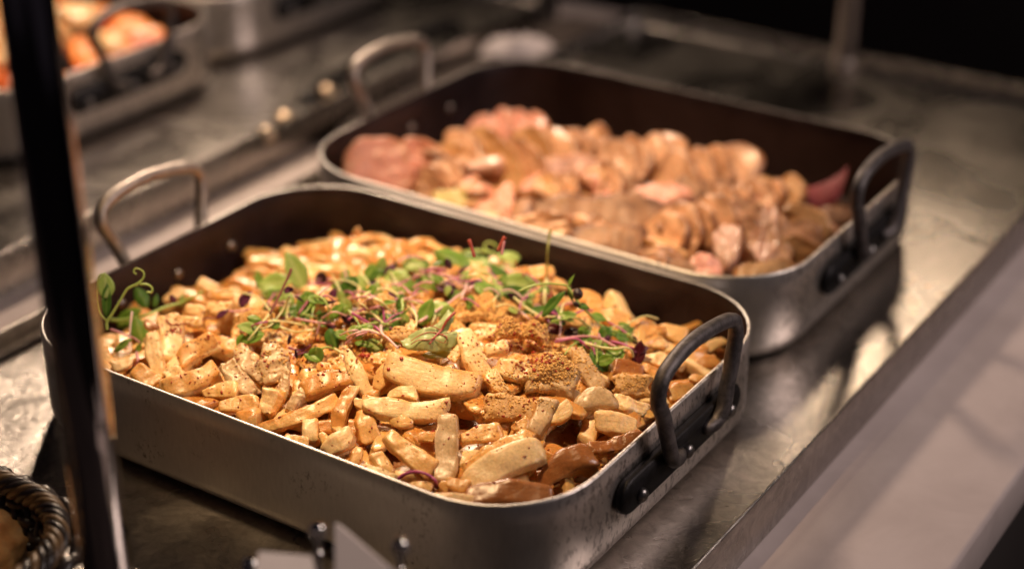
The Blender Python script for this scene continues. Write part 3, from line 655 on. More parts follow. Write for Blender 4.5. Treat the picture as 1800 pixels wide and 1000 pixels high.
scatter('breadcrumbs', [(868, 535, 40, 15, 2600, .0004, .0016), (900, 545, 46, 16, 900, .0004, .0015), (930, 570, 34, 20, 520, .0005, .0016), (980, 640, 26, 16, 800, .0004, .0015), (455, 560, 62, 15, 1300, .0004, .0014), (540, 600, 60, 32, 600, .0004, .0015),
                        (700, 530, 60, 30, 750, .0004, .0015), (640, 560, 60, 30, 450, .0004, .0014), (900, 690, 40, 26, 380, .0004, .0014), (1050, 570, 60, 40, 300, .0004, .0012), (350, 560, 50, 30, 320, .0003, .0011), (1110, 672, 26, 10, 160, .0004, .0012), (820, 640, 50, 60, 220, .0004, .0012)],
        M_crumb, 'golden breadcrumbs sprinkled over the chicken heap', 'breadcrumbs', 5, 1.0, 0.72, 1.5)
scatter('chili_flakes', [(880, 550, 50, 30, 130, .0006, .0017), (945, 625, 26, 18, 110, .0006, .0018), (310, 575, 18, 10, 55, .0005, .0014), (400, 590, 70, 40, 90, .0005, .0014), (560, 600, 80, 40, 110, .0005, .0015), (640, 520, 70, 30, 60, .0005, .0014), (900, 720, 80, 60, 34, .0006, .0016), (700, 760, 130, 60, 24, .0006, .0015), (370, 680, 60, 30, 30, .0006, .0014), (640, 628, 6, 4, 4, .002, .003)],
        M_chili, 'red chili flakes scattered over the chicken heap', 'chili flakes', 6, 0.4, 0.92, 1.9)
scatter('dark_flakes', [(470, 575, 60, 26, 120, .0005, .0016), (560, 610, 60, 34, 120, .0006, .0018), (870, 545, 50, 24, 60, .0005, .0015), (345, 585, 40, 24, 45, .0004, .0013), (700, 560, 70, 40, 60, .0005, .0014)],
        M_pepper, 'dark spice flakes scattered over the chicken heap', 'spice flakes', 7, 0.35, 0.9, 0.5)

# ------------------------------------------------------------------ microgreens
def leaf_geo(L, W, cup=0.25, droop=0.15, notch=0.0, shape='oval', nu=12, nv=7):
    V = []; rib = []
    for i in range(nu):
        t = i / (nu - 1)
        if shape == 'oval': wd = math.sin(math.pi * min(max(t, .0), 1) ** 0.85) ** 0.75
        elif shape == 'round': wd = math.sqrt(max(0, 1 - (2 * t - 1) ** 2)) ** 0.85
        else: wd = math.sin(math.pi * t ** 0.7) ** 1.3
        wd = max(wd, 0.04)
        for j in range(nv):
            s = 2 * j / (nv - 1) - 1; x = t * L; x -= notch * L * 0.22 * (1 - abs(s)) ** 2 * t ** 3
            V.append((x, s * wd * W / 2, cup * W * 0.5 * (s * s) * wd - droop * L * t * t + 0.02 * L * math.sin(9 * t + 3 * s))); rib.append(max(0, 1 - abs(s) * 3.2) * 0.9)
    n = len(V); th = 0.00016; V = V + [(x, y, z - th) for x, y, z in V]; Fs = []
    for i in range(nu - 1):
        for j in range(nv - 1): a = i * nv + j; Fs.append((a, a + nv, a + nv + 1, a + 1)); Fs.append((a + n, a + 1 + n, a + nv + 1 + n, a + nv + n))
    bd = [j for j in range(nv)] + [i * nv + nv - 1 for i in range(1, nu)] + [(nu - 1) * nv + j for j in range(nv - 2, -1, -1)] + [i * nv for i in range(nu - 2, 0, -1)]
    for q in range(len(bd)): a, b = bd[q], bd[(q + 1) % len(bd)]; Fs.append((a, b, b + n, a + n))
    return np.array(V), Fs, rib + rib
def P3(px, py, lift, ref=None):
    p = surf(px, py, lift)
    if p is None or (ref is not None and abs(depth_of(p) - ref) > 0.035): p = at_depth(px, py, ref if ref is not None else 1.0)
    return p
# each sprig: label, reference pixel (where it rests), stems [(material, radius px, points, lift mm)], leaves [(material, cx, cy, length, width, angle, shape, lift mm)]
SPRIGS = [
 ('pea shoot with curled tendrils against the left wall of the pan', (190,585), [('g',2.4,[(188,580),(188,566),(197,552),(212,527),(224,508),(240,500),(248,494)],6),('g',1.4,[(248,494),(253,486),(252,478),(245,473),(238,472),(235,478),(240,482)],8),('g',2.0,[(246,500),(258,500),(267,506),(266,514),(258,513)],8),('g',1.4,[(188,564),(176,552),(171,535),(170,510),(172,490),(178,482),(188,484)],8)],
  [('l',186,507,38,27,95,'oval',9),('d',187,533,50,15,88,'oval',11)]),
 ('broad green leaf pair on a long green stem near the left rim', (235,575), [('g',2.6,[(194,562),(212,563),(235,560),(262,552),(290,540),(320,531),(356,513)],5),('g',1.6,[(232,575),(236,560),(234,545)],6)],
  [('g',222,562,46,25,40,'oval',8),('g',244,580,46,27,-72,'oval',8),('d',273,531,20,9,80,'oval',7),('l',318,530,20,10,80,'oval',6),('d',252,527,34,22,115,'oval',4)]),
 ('thin pink stems crossing above the left rim', (230,600), [('k',1.9,[(195,579),(215,586),(235,594),(248,604)],6),('w',1.5,[(232,548),(229,575),(227,612)],8),('k',2.2,[(240,618),(242,634),(235,648),(228,660)],5)], [('g',212,608,32,15,40,'oval',6),('g',243,614,18,9,70,'oval',6),('g',190,641,14,12,60,'round',4)]),
 ('small dark purple sprout on the crumbs left of the heap top', (375,560), [('n',1.5,[(346,564),(360,560),(378,559)],3)], [('p',388,553,22,10,38,'oval',4)]),
 ('pale arching stem with a purple petal on the left slope', (440,535), [('c',1.7,[(380,513),(405,511),(425,514),(455,524),(470,540),(478,550)],5),('k',1.8,[(395,546),(415,547),(440,543)],4)], [('p',430,529,28,18,60,'oval',5),('b',305,527,14,10,120,'oval',4)]),
 ('large blurred pale green leaves behind the brown stem', (500,520), [('c',1.8,[(460,520),(463,512),(455,500)],3)], [('l',478,500,56,36,5,'oval',5),('l',522,482,60,36,112,'oval',6),('l',484,516,56,26,-15,'oval',4),('g',455,494,26,14,100,'oval',6)]),
 ('tall red-brown stem leaning right with a green leaf cluster at its foot', (450,590), [('n',2.3,[(512,472),(508,484),(500,500),(488,525),(474,552)],9),('c',2.0,[(474,552),(462,566),(448,584),(436,598)],6)], [('l',440,580,34,22,160,'oval',6),('g',448,592,36,18,200,'oval',6),('d',450,582,24,16,140,'oval',5),('g',424,598,22,16,250,'oval',5)]),
 ('pale green stem with a small purple bud beside the tall brown stem', (475,570), [('c',1.9,[(509,520),(500,540),(488,558),(475,572),(456,580)],6)], [('p',506,511,14,11,20,'round',8),('k',518,520,18,5,-30,'thin',7)]),
 ('round glossy green leaf with darker leaves under it', (540,545), [('g',1.8,[(552,522),(566,524),(577,540),(576,562)],8),('g',1.4,[(548,532),(540,545),(530,555)],6)], [('g',538,540,34,30,88,'round',8),('g',555,526,32,16,-5,'oval',8),('d',520,546,34,20,200,'oval',5),('d',536,555,22,16,-60,'oval',5),('g',588,552,26,16,50,'oval',6)]),
 ('thick pink stem lying across the dark leaves', (545,563), [('k',2.4,[(508,558),(530,562),(560,567),(588,570)],5)], [('k',560,537,34,6,15,'thin',5),('p',582,574,24,13,-70,'oval',5)]),
 ('curved cream stem above the rough tan chunk', (515,580), [('c',2.2,[(487,571),(500,578),(520,583),(545,581),(556,577)],5),('n',1.6,[(557,577),(550,598),(545,622)],7),('n',1.6,[(563,566),(556,590),(548,616)],7)], [('l',576,578,20,7,60,'thin',6)]),
 ('blackish purple spidery sprout on the crumbs', (500,610), [('p',1.7,[(508,611),(520,615),(532,615),(546,606)],4),('p',1.5,[(516,625),(526,622),(540,618)],3)], [('k',496,610,26,7,176,'thin',4),('k',507,606,18,6,80,'thin',4),('k',522,632,18,5,100,'thin',3)]),
 ('round green cress leaf above a folded green one', (555,618), [('g',1.8,[(562,614),(576,610),(590,614)],5),('c',1.8,[(588,613),(600,620),(608,627)],5)], [('g',556,627,26,24,90,'round',6),('g',546,627,28,12,-20,'oval',5)]),
 ('green leaves hanging beside the pink and white stems', (600,575), [('k',1.8,[(617,548),(632,560),(645,572),(660,584)],5),('g',1.7,[(612,545),(622,556),(628,565),(636,580)],5)], [('l',606,537,28,22,-80,'round',7),('g',590,548,28,16,50,'oval',6),('d',584,593,34,24,-70,'oval',5),('g',600,588,26,15,-20,'oval',5),('l',620,580,22,14,20,'oval',4),('k',612,560,28,16,-30,'oval',3)]),
 ('dark purple round leaf on a magenta stem at the back', (575,492), [('m',2.6,[(567,489),(580,492),(595,495),(611,500)],5),('k',1.6,[(540,492),(555,493),(567,490)],4)], [('k',563,492,22,20,90,'round',6),('k',533,495,20,15,120,'oval',5)]),
 ('dense cress cluster with dark and light round leaves at the top centre', (665,500), [('c',2.2,[(632,480),(644,492),(652,505)],5),('g',1.6,[(668,482),(664,495),(656,510)],5)], [('d',616,508,32,28,80,'round',7),('l',670,480,42,22,85,'oval',9),('g',650,480,26,18,70,'oval',6),('d',658,486,28,16,40,'oval',6),('l',640,500,44,16,-50,'oval',6),('l',604,485,20,16,60,'round',4),('p',684,478,24,16,60,'oval',6),('k',656,498,16,10,-20,'oval',4)]),
 ('large light green leaf with a notched tip among the cress', (705,490), [('c',1.7,[(700,495),(690,503),(678,512)],5)], [('l',692,492,40,32,15,'round',8),('d',696,466,26,15,20,'oval',5),('l',722,465,36,22,5,'oval',4),('d',746,474,24,21,90,'round',6),('d',688,508,34,14,-15,'oval',5),('d',738,499,30,15,-75,'oval',6),('d',766,463,18,10,10,'oval',4)]),
 ('pink white stem arching over the back cress leaves', (720,455), [('w',2.3,[(698,462),(712,453),(730,451),(743,455)],6)], [('l',700,470,24,16,40,'oval',5)]),
 ('small heart shaped light leaf above the orange crumbs', (748,505), [('l',1.7,[(748,508),(738,515),(728,518)],4)], [('l',746,510,30,20,60,'round',5)]),
 ('purple petal on pink stems right of the cress cluster', (785,495), [('k',2.2,[(738,474),(755,478),(772,482),(790,486),(808,490)],5),('w',1.9,[(790,486),(806,496),(820,507)],6),('m',2.0,[(748,476),(762,472),(775,474),(786,478)],5)], [('p',780,503,30,22,-10,'round',5),('k',787,462,18,12,-60,'oval',5)]),
 ('tangle of cream and pink stems in the centre', (690,540), [('c',2.6,[(640,520),(655,511),(675,508),(692,514),(705,523)],7),('c',2.0,[(645,522),(660,526),(672,532),(685,545),(698,553)],6),('k',1.9,[(612,526),(635,522),(646,520)],4),('k',2.3,[(642,545),(662,540),(678,535),(700,524)],7),('k',2.0,[(705,524),(720,526),(745,532)],5),('m',2.0,[(692,545),(698,556),(702,568)],4)], [('g',707,518,32,9,60,'thin',7),('g',678,533,26,9,20,'oval',6)]),
 ('dark green leaf with a split tip beside a long cream stem', (700,560), [('g',2.4,[(707,526),(708,540),(704,554)],7),('c',2.1,[(714,536),(727,548),(732,560),(731,575),(727,588)],7),('k',1.8,[(709,525),(722,533),(728,545),(734,558)],6)], [('d',684,566,40,26,5,'oval',5),('d',706,558,34,16,-70,'oval',5),('l',700,565,30,6,50,'thin',7),('l',712,562,24,14,-80,'oval',6)]),
 ('paired pale green leaves left of the crumb mound', (770,545), [('c',1.6,[(765,555),(761,564),(758,573)],4)], [('g',747,553,42,26,65,'oval',6),('l',758,545,46,28,15,'round',7),('l',785,560,34,24,80,'round',4)]),
 ('long pinkish white stem pointing at the purple knot', (780,540), [('w',2.2,[(736,566),(760,551),(785,535),(805,520),(822,510)],7)], []),
 ('purple pink stems running left of the red veined leaf', (660,585), [('m',2.3,[(618,550),(642,564),(659,574),(670,584)],6),('p',1.8,[(652,562),(660,561),(668,565)],6),('w',2.4,[(669,565),(671,585),(682,595),(699,612)],7),('c',1.8,[(673,580),(671,598),(665,606)],6),('w',2.2,[(602,600),(620,588),(645,581),(669,588)],7),('k',1.7,[(606,605),(625,591),(645,584)],6)], []),
 ('small cress sprig in front of the tapered strip', (655,612), [('k',1.9,[(622,631),(640,620),(656,610)],5),('n',1.5,[(628,606),(632,615),(624,628)],4)], [('g',636,604,28,10,-5,'oval',6),('l',657,608,32,22,-40,'oval',6),('d',612,614,28,22,80,'round',5),('d',690,598,26,20,0,'round',4),('g',694,602,24,9,-30,'oval',6)]),
 ('big green leaves with a curled pea tendril at the back right', (850,470), [('g',2.2,[(804,447),(830,441),(858,443),(876,450),(894,458),(902,470),(908,490),(914,508),(918,516)],7),('g',1.7,[(862,444),(853,438),(852,430),(860,426),(870,430),(872,438)],8)], [('g',796,458,74,36,-28,'oval',7),('g',828,456,70,26,-8,'oval',6),('d',836,478,44,18,20,'oval',4),('l',890,450,32,18,5,'round',7)]),
 ('upright pink stub left of the tendril', (834,452), [('r',3.2,[(824,421),(829,435),(834,452)],4)], []),
 ('pair of upright red stubs right of the tendril', (880,445), [('r',3.0,[(888,416),(882,426),(875,441)],4),('k',2.7,[(886,424),(884,436),(882,448)],4)], []),
 ('short pink stem lying under the big back leaves', (875,478), [('k',2.6,[(846,482),(862,475),(880,474),(896,478),(906,483)],5)], [('p',812,476,20,10,30,'oval',3)]),
 ('pea leaves on a pale stem behind the crumb mound', (905,505), [('g',2.0,[(916,512),(930,520),(945,512),(958,504)],6)], [('g',852,508,42,26,-25,'oval',7),('d',880,482,58,17,-42,'oval',8),('l',906,500,48,38,-5,'round',5),('d',896,514,40,22,10,'oval',5),('l',916,520,34,20,0,'oval',5)]),
 ('tall thin olive stem standing above the far rim', (958,530), [('o',2.2,[(968,403),(965,420),(962,450),(961,490)],6),('c',3.0,[(961,490),(958,512),(957,536)],6)], []),
 ('purple knot of stems with small petals above the crumb mound', (838,505), [('m',2.4,[(780,484),(800,490),(822,495),(846,492)],6),('w',2.4,[(848,500),(832,504),(822,511),(814,530),(806,545),(800,552)],8),('w',1.9,[(800,552),(800,545),(822,511)],6)], [('p',834,500,22,15,20,'oval',8),('d',798,519,30,18,-5,'oval',5),('p',820,518,28,14,-30,'oval',5),('k',908,524,40,12,-28,'oval',4)]),
 ('pea stem with pointed leaves and a black round seed', (1000,520), [('g',2.0,[(912,512),(935,503),(955,499),(975,499),(992,501),(999,505)],9),('g',2.0,[(999,505),(1010,522),(1020,535),(1036,552),(1056,571),(1076,581),(1090,586)],9),('o',1.0,[(1090,584),(1105,586),(1119,583)],7),('o',1.0,[(1108,585),(1111,594),(1121,601)],7),('o',1.0,[(1091,583),(1096,577),(1093,572)],7)],
  [('d',968,538,50,17,52,'oval',8),('g',999,504,20,6,70,'thin',9),('d',999,504,26,8,-75,'thin',9),('d',1022,536,20,12,-10,'oval',7),('g',1038,553,28,16,-15,'thin',7),('d',1062,590,24,22,85,'round',8),('g',1064,590,26,15,60,'oval',7),('g',1026,590,22,18,95,'round',6),('g',1078,586,20,14,-20,'oval',7),('d',1092,594,22,15,-20,'oval',6),('k',1116,598,18,8,-70,'oval',6),('seed',1016,517,19,0,0,'seed',10),('seed',1013,534,11,0,0,'seed',9)]),
 ('pale arching stem ending in a green leaf tip on the right', (950,552), [('c',2.0,[(904,523),(920,537),(940,550),(958,556),(980,556),(998,553)],6),('k',1.9,[(940,536),(958,539),(975,538)],4),('k',1.9,[(984,538),(998,534),(1012,530)],5)], [('g',994,555,30,13,8,'oval',7),('d',944,545,56,16,10,'oval',6)]),
 ('dark red purple petals right of the crumb mound', (975,575), [('p',1.6,[(962,560),(970,572),(978,580)],3)], [('b',964,560,20,13,-70,'oval',4),('b',972,578,24,17,-10,'round',4),('k',1000,588,28,18,20,'round',4)]),
 ('pink and cream stems reaching to the burgundy leaf', (1050,605), [('k',2.2,[(978,597),(1000,594),(1025,591),(1052,593),(1068,602),(1086,611)],8),('c',2.3,[(1005,593),(1030,603),(1055,610),(1080,613),(1100,611),(1110,617),(1113,627)],9),('m',2.2,[(1074,600),(1092,604),(1104,609),(1115,613)],8),('c',1.6,[(1022,617),(1025,607),(1034,604)],6)],
  [('d',1026,600,46,11,-12,'oval',5),('g',1078,622,28,22,0,'round',7),('d',1050,632,36,24,-40,'round',5),('g',1062,634,26,18,20,'round',5)]),
 ('burgundy two lobed leaf standing at the right end of the stems', (1121,628), [('p',1.6,[(1112,613),(1118,620)],7)], [('b',1124,618,34,20,-105,'round',10),('b',1122,622,32,19,75,'oval',10),('p',1126,616,22,14,25,'oval',9)]),
 ('purple stem looped over the near rim at the front', (735,840), [('m',3.0,[(700,841),(712,833),(728,829),(744,831),(758,838),(766,846),(768,856)],5)], [('k',770,855,14,10,-20,'round',5)]),
]
M_seed = plain('black_seed', (0.018, 0.010, 0.018), (0.035, 0.018, 0.03), 400, 0.35, 0.0008)
rg = random.Random(23); BAND = catmull([(455, 545), (520, 560), (560, 520), (640, 510), (700, 520), (650, 590), (740, 500), (820, 490), (900, 505), (960, 545), (1030, 590), (1090, 600)], 48)
for i, (x, y) in enumerate(BAND):
    x += rg.gauss(0, 20); y += rg.gauss(0, 13); a = rg.uniform(0, 6.3); l = rg.uniform(36, 78); e = (x + l * math.cos(a), y + l * .5 * math.sin(a)); k = rg.uniform(-14, 14)
    st = [(rg.choice('gcwkm'), rg.uniform(1.5, 2.2), [(x, y), ((x + e[0]) / 2 + k * .5, (y + e[1]) / 2 - abs(k)), e], rg.uniform(5, 8))]; lv = []
    for q in range(rg.choice([2, 2, 3])):
        lv.append((rg.choice('gggllldgp'), x + rg.gauss(0, 9), y + rg.gauss(0, 7), rg.uniform(15, 24), rg.uniform(10, 17), rg.uniform(0, 360), rg.choice(['round', 'oval', 'oval']), rg.uniform(6, 9)))
    zone = ['left end', 'left part', 'middle', 'back', 'right part', 'right end'][min(5, max(0, int((x - 440) / 110)))]
    b2 = a + rg.uniform(1.2, 3.0); l2 = rg.uniform(30, 70); st.append((rg.choice('gcwkm'), rg.uniform(1.3, 1.9), [(x + 3, y), (x + .5 * l2 * math.cos(b2), y + .25 * l2 * math.sin(b2) - rg.uniform(2, 12)), (x + l2 * math.cos(b2), y + .5 * l2 * math.sin(b2))], rg.uniform(6, 9)))
    sc_ = {'g': 'green', 'c': 'cream', 'w': 'pinkish white', 'k': 'pink', 'm': 'magenta'}[st[0][0]]; lt = sorted({{'g': 'green', 'l': 'light green', 'd': 'deep green', 'p': 'purple'}[q[0]] for q in lv})
    SPRIGS.append((f'small cress sprig, {sc_} stem, {len(lv)} ' + ' and '.join(lt) + f' leaves, {zone}', (x, y), st, lv))
rg = random.Random(41)
for lab, ref, stems, leaves in SPRIGS:
    b = surf(*ref); b = b if b is not None else at_depth(*ref, 1.05); dref = depth_of(b)
    root = empty('microgreen_sprig', tuple(b), lab, 'microgreens', 'microgreens scattered over the chicken')
    for mt, rp, pts, lift in stems:
        Q = np.array([P3(x, y, 0.003 + lift / 1000 * (0.9 + 0.8 * math.sin(math.pi * (i + .5) / len(pts))), dref) for i, (x, y) in enumerate(pts)])
        for _ in range(2):                                    # even out jumps in depth between neighbouring points
            D = np.array([depth_of(q) for q in Q]); Ds = D.copy(); Ds[1:-1] = (D[:-2] + D[1:-1] * 1 + D[2:]) / 3; Ds = np.minimum(Ds, D); Q = np.array([at_depth(x, y, d) for (x, y), d in zip(pts, Ds)])
        path = catmull(Q, max(10, 6 * len(Q))); n = len(path); r = rp / F_PX * dref * np.linspace(1.12, 0.85, n) * (1 + 0.1 * np.sin(np.linspace(0, 9, n)))
        V, Fs = tube(path - b, r, 8); mobj('stem', V, Fs, SM.get(mt, SM['g']), root)
    for mt, cx, cy, L, W, ang, shape, lift in leaves:
        p = P3(cx, cy, lift / 1000 * 0.8 + 0.0048, dref); sc = depth_of(p) / F_PX
        if shape == 'seed':
            V, Fs = lathe([(math.sin(math.pi * i / 11) * 1.0 + 0.001, -math.cos(math.pi * i / 11)) for i in range(12)], 14); V = np.array(V); V = V * (1 + 0.07 * fbm(V * 3 + cx, 2))[:, None] * L * sc * 0.5
            mobj('seed', V + p - b, Fs, M_seed, root); continue
        V, Fs, rib = leaf_geo(L * sc * 1.24, W * sc * 1.16, rg.uniform(-.35, .55), rg.uniform(-.1, .25), 1.0 if shape == 'round' else 0, shape)
        a = math.radians(ang); ax = R_ * math.cos(a) + U_ * math.sin(a); ax = ax + (-FW) * rg.uniform(-.05, .4); tc = -FW
        nr = tc * 0.75 + np.array([0, 0, .55]) + R_ * rg.uniform(-.35, .35) + U_ * rg.uniform(-.3, .3); m = frame(ax, nr, p - b)
        ctr = np.array([L * sc * (0.0 if shape == 'thin' else 0.5), 0, 0])
        V = (V - ctr) @ m[:3, :3].T + m[:3, 3]; mobj('leaf', V, Fs, LM[mt], root, attr={'rib': rib})

# the red-veined sorrel leaf lying on the heap
c = HC.hit(757, 592, 0.010); n = HC.normal(c[0], c[1]); tc = (CAM - c) / np.linalg.norm(CAM - c); pn = n * 0.75 + tc * 0.45; pn /= np.linalg.norm(pn)
def onleaf(x, y, up=0.0):
    d = ray(x, y); return CAM + d * (((c - CAM) @ pn) / (d @ pn)) + pn * up
root = empty('sorrel_leaf', tuple(c), 'large pale green leaf with red veins lying in the middle of the heap', 'leaf')
OUT = [(703, 594), (712, 588), (724, 580), (742, 576), (757, 571), (768, 563), (776, 550), (788, 540), (795, 548), (797, 560), (789, 572), (784, 584), (796, 580), (808, 581), (811, 588), (806, 598), (794, 606), (778, 607), (760, 611), (744, 612), (728, 610), (712, 606)]
ring = catmull(np.array(OUT + OUT[:1], float), 88)[:-1]; ctr = np.array([762, 590.0]); V = []; nr = 9; nk = len(ring)
for i in range(nr):
    t = (i + 0.02) / (nr - 1 + 0.02)
    for k_, q in enumerate(ring):
        s = ctr + (q - ctr) * t * (1 + 0.025 * math.sin(k_ * 2.1) * t); V.append(onleaf(s[0], s[1], 0.0016 * math.sin(s[0] * 0.12) + 0.0012 * math.cos(s[1] * 0.21 + s[0] * .05) - 0.003 * t * t))
nV = len(V); V = V + [v - pn * 0.00025 for v in V]; Fs = []
for i in range(nr - 1):
    for k_ in range(nk):
        a, b_ = i * nk + k_, i * nk + (k_ + 1) % nk; Fs.append((a, b_, b_ + nk, a + nk)); Fs.append((a + nV, a + nk + nV, b_ + nk + nV, b_ + nV))
for k_ in range(nk): a, b_ = (nr - 1) * nk + k_, (nr - 1) * nk + (k_ + 1) % nk; Fs.append((a, b_, b_ + nV, a + nV))
Fs += [tuple(range(nk)), tuple(nV + i for i in reversed(range(nk)))]
mobj('blade', np.array(V) - c, Fs, LM['s'], root, attr={'rib': np.zeros(2 * nV)})
for pts, r in (([(800, 553), (786, 565), (776, 576), (766, 590), (755, 606)], 1.9), ([(775, 577), (760, 574), (745, 578)], .8), ([(771, 582), (752, 585), (735, 590), (722, 597)], 1.0), ([(766, 591), (756, 600), (736, 601), (722, 605)], .9), ([(772, 584), (780, 590), (786, 595), (782, 600)], 1.0), ([(774, 585), (790, 588), (802, 585)], .5), ([(762, 596), (776, 600), (788, 602)], .5)):
    Q = catmull([onleaf(x, y, 0.0016 * math.sin(x * 0.12) + 0.0012 * math.cos(y * 0.21 + x * .05) - 0.0002) for x, y in pts], 20); V, Fs = tube(Q - c + pn * 0.0005, np.linspace(r, r * .5, 20) * 1.5 / F_PX, 6, squash=1); mobj('vein', V, Fs, SM['r'], root)
root = empty('lettuce_shred', tuple(surf(772, 622)), 'yellow green shred of leaf under the red veined leaf', 'leaf'); b = np.array(root.location)
for (x, y, L, W, a) in ((742, 624, 66, 20, 2), (770, 626, 40, 22, 10)):
    V, Fs, rib = leaf_geo(L / F_PX, W / F_PX, .2, .05, 0, 'oval'); p = surf(x, y, 0.004); an = math.radians(a); m = frame(R_ * math.cos(an) + U_ * math.sin(an), -FW * .6 + np.array([0, 0, .8]), p - b)
    mobj('blade', V @ m[:3, :3].T + m[:3, 3], Fs, LM['y'], root, attr={'rib': rib})

# ------------------------------------------------------------------ sliced meat in the far pan
HM = TPS([(.03, .335, .052), (.12, .335, .054), (.22, .335, .055), (.31, .345, .055), (.355, .38, .053), (.36, .45, .048), (.34, .55, .040), (.2, .45, .056), (.1, .45, .052), (.02, .42, .046), (-.004, .37, .055), (-.02, .36, .055), (-.005, .42, .045), (.0, .47, .030), (.03, .54, .030), (.1, .56, .036), (.2, .57, .034), (.3, .59, .026), (.05, .6, .012), (.25, .62, .012)]); HM.W[-3] += 0.005
MEAT = [
 (630,290,705,284,84,'mpink','round pink slice at the left end of the meat pan',3), (725,305,745,258,56,'mpink','narrow pink slice right of the round pink one',1), (752,330,792,295,52,'mtan','tan slice with a pink rim left of the golden chunk',0),
 (764,352,818,346,34,'olive','olive yellow strip of fat at the near rim',2), (782,285,850,250,76,'mgold','large golden chunk near the left of the meat pan',4), (828,362,872,340,42,'mpink','pink slice at the near rim right of the olive fat',0), (884,378,890,328,26,'mpink','thin upright pink slice left of the seasoned roast',2),
 (838,228,945,222,52,'mpink','long pink slice on top at the back',4), (872,300,975,262,84,'mgold','broad golden tan piece in the back middle',3), (950,262,1050,248,60,'mtan','tan chunk with a brown crust along the back',3),
 (962,300,1072,294,46,'mpale','pale pink top slice of the thick roast piece',7), (950,328,1085,318,50,'mgold','thick golden roast piece under the pale pink slice',3), (1075,282,1190,266,66,'mtan','rounded tan piece beside the dark gap at the back',4),
 (915,372,1118,384,66,'mcrust','large herb crusted roast at the near rim',2), (1045,370,1165,388,72,'mcrust','dark seasoned slice right of the herb crusted roast',3), (1010,420,1130,418,50,'mcrust','purplish brown slice low at the near rim',2), (905,392,995,398,40,'mtan','brown speckled slice left at the near rim',1),
 (1120,452,1200,455,32,'mtan','flat tan slice on the near rim',1), (1180,310,1296,292,80,'mtan','big smooth tan slice at the back right',5), (1120,336,1205,338,42,'mpink','pink slice between the big tan slices',5),
 (1160,412,1268,385,76,'mtan','plump tan slice with a pink edge in the right middle',6), (1280,388,1278,460,34,'mpale','pale pink cut face standing upright',6), (1310,362,1314,448,46,'mtan','upright crusted slice right of the pale cut face',5),
 (1350,368,1338,458,40,'mpale','second pale upright slice in the standing row',4), (1374,380,1366,462,38,'mtan','third crusted slice in the standing row',3), (1412,378,1404,456,62,'mgold','end slice of the standing row by the handle',3),
 (1262,352,1352,346,48,'mtan','tan slice behind the standing row',3), (1322,338,1398,336,48,'mgold','golden slice with brown marks behind the standing row',2), (1410,372,1470,410,22,'mpale','thin pale strip lying near the handle',4), (1445,372,1496,380,28,'mcrust','brown herb scrap against the right wall',1),
 (1222,470,1262,466,42,'mpink','small pink wedge on the near rim',2), (1180,470,1215,474,38,'mcrust','dark purplish wedge left of the small pink wedge',1), (1300,480,1396,470,30,'mgold','golden strip along the curved near rim',1), (1000,280,960,300,40,'mgold','golden scrap in the middle of the back row',1), (1090,330,1130,350,50,'mcrust','shaded brown piece in the dark gap',-4), (1240,340,1280,330,50,'mcrust','shaded brown piece behind the plump slice',-3)]
def meat_slab(seed, L, W, T):
    """one carved slice: uneven oval outline, flat faces, browned edge band, slight curl"""
    rg = np.random.default_rng(seed); nk = 44; an = np.linspace(0, 2 * math.pi, nk, endpoint=False); ph = rg.uniform(0, 6.3, 4)
    ro = 1 + 0.07 * np.sin(2 * an + ph[0]) + 0.06 * np.sin(3 * an + ph[1]) + 0.035 * np.sin(5 * an + ph[2]) + 0.02 * np.sin(9 * an + ph[3]); n = 2.1
    ox = np.sign(np.cos(an)) * np.abs(np.cos(an)) ** (2 / n) * ro * L / 2; oy = np.sign(np.sin(an)) * np.abs(np.sin(an)) ** (2 / n) * ro * W / 2
    prof = [(t, .5) for t in np.linspace(0.03, 0.93, 8)] + [(0.985, .42), (1.0, .25), (1.01, 0), (1.0, -.25), (0.985, -.42), (.9, -.5), (0.03, -.5)]
    V = []; sk = []
    for t, h in prof:
        V.append(np.stack([ox * t, oy * t, np.full(nk, h * T)], 1)); sk.append(np.full(nk, 0.05 + 0.75 * max(0, (t - 0.68) / 0.32) ** 1.4 if h == .5 else 0.95))
    V = np.concatenate(V); sk = np.concatenate(sk); off = rg.uniform(0, 50, 3); cu = rg.uniform(-1, 1, 3)
    V[:, 2] += L * (0.10 * cu[0] * (V[:, 0] / L * 2) ** 2 + 0.10 * cu[1] * (V[:, 1] / W * 2) ** 2 * W / L + .05 * cu[2] * V[:, 0] * V[:, 1] / L / W * 4) + T * .28 * fbm(V / W * np.array([2, 5, 2]) + off, 3)
    sk = np.clip(sk + 0.45 * fbm(V / W * 1.6 + off + 5, 2), 0, 1); Fs = []
    for i in range(len(prof) - 1):
        for j in range(nk): Fs.append((i * nk + j, i * nk + (j + 1) % nk, (i + 1) * nk + (j + 1) % nk, (i + 1) * nk + j))
    Fs = [tuple(reversed(f)) for f in Fs] + [tuple(range(nk)), tuple(reversed(range((len(prof) - 1) * nk, len(prof) * nk)))]
    return V, Fs, sk
MM = {'mpink': M_mpink, 'mtan': M_mtan, 'mcrust': M_mcrust, 'mgold': M_mgold, 'mpale': M_mpale, 'olive': M_olive}
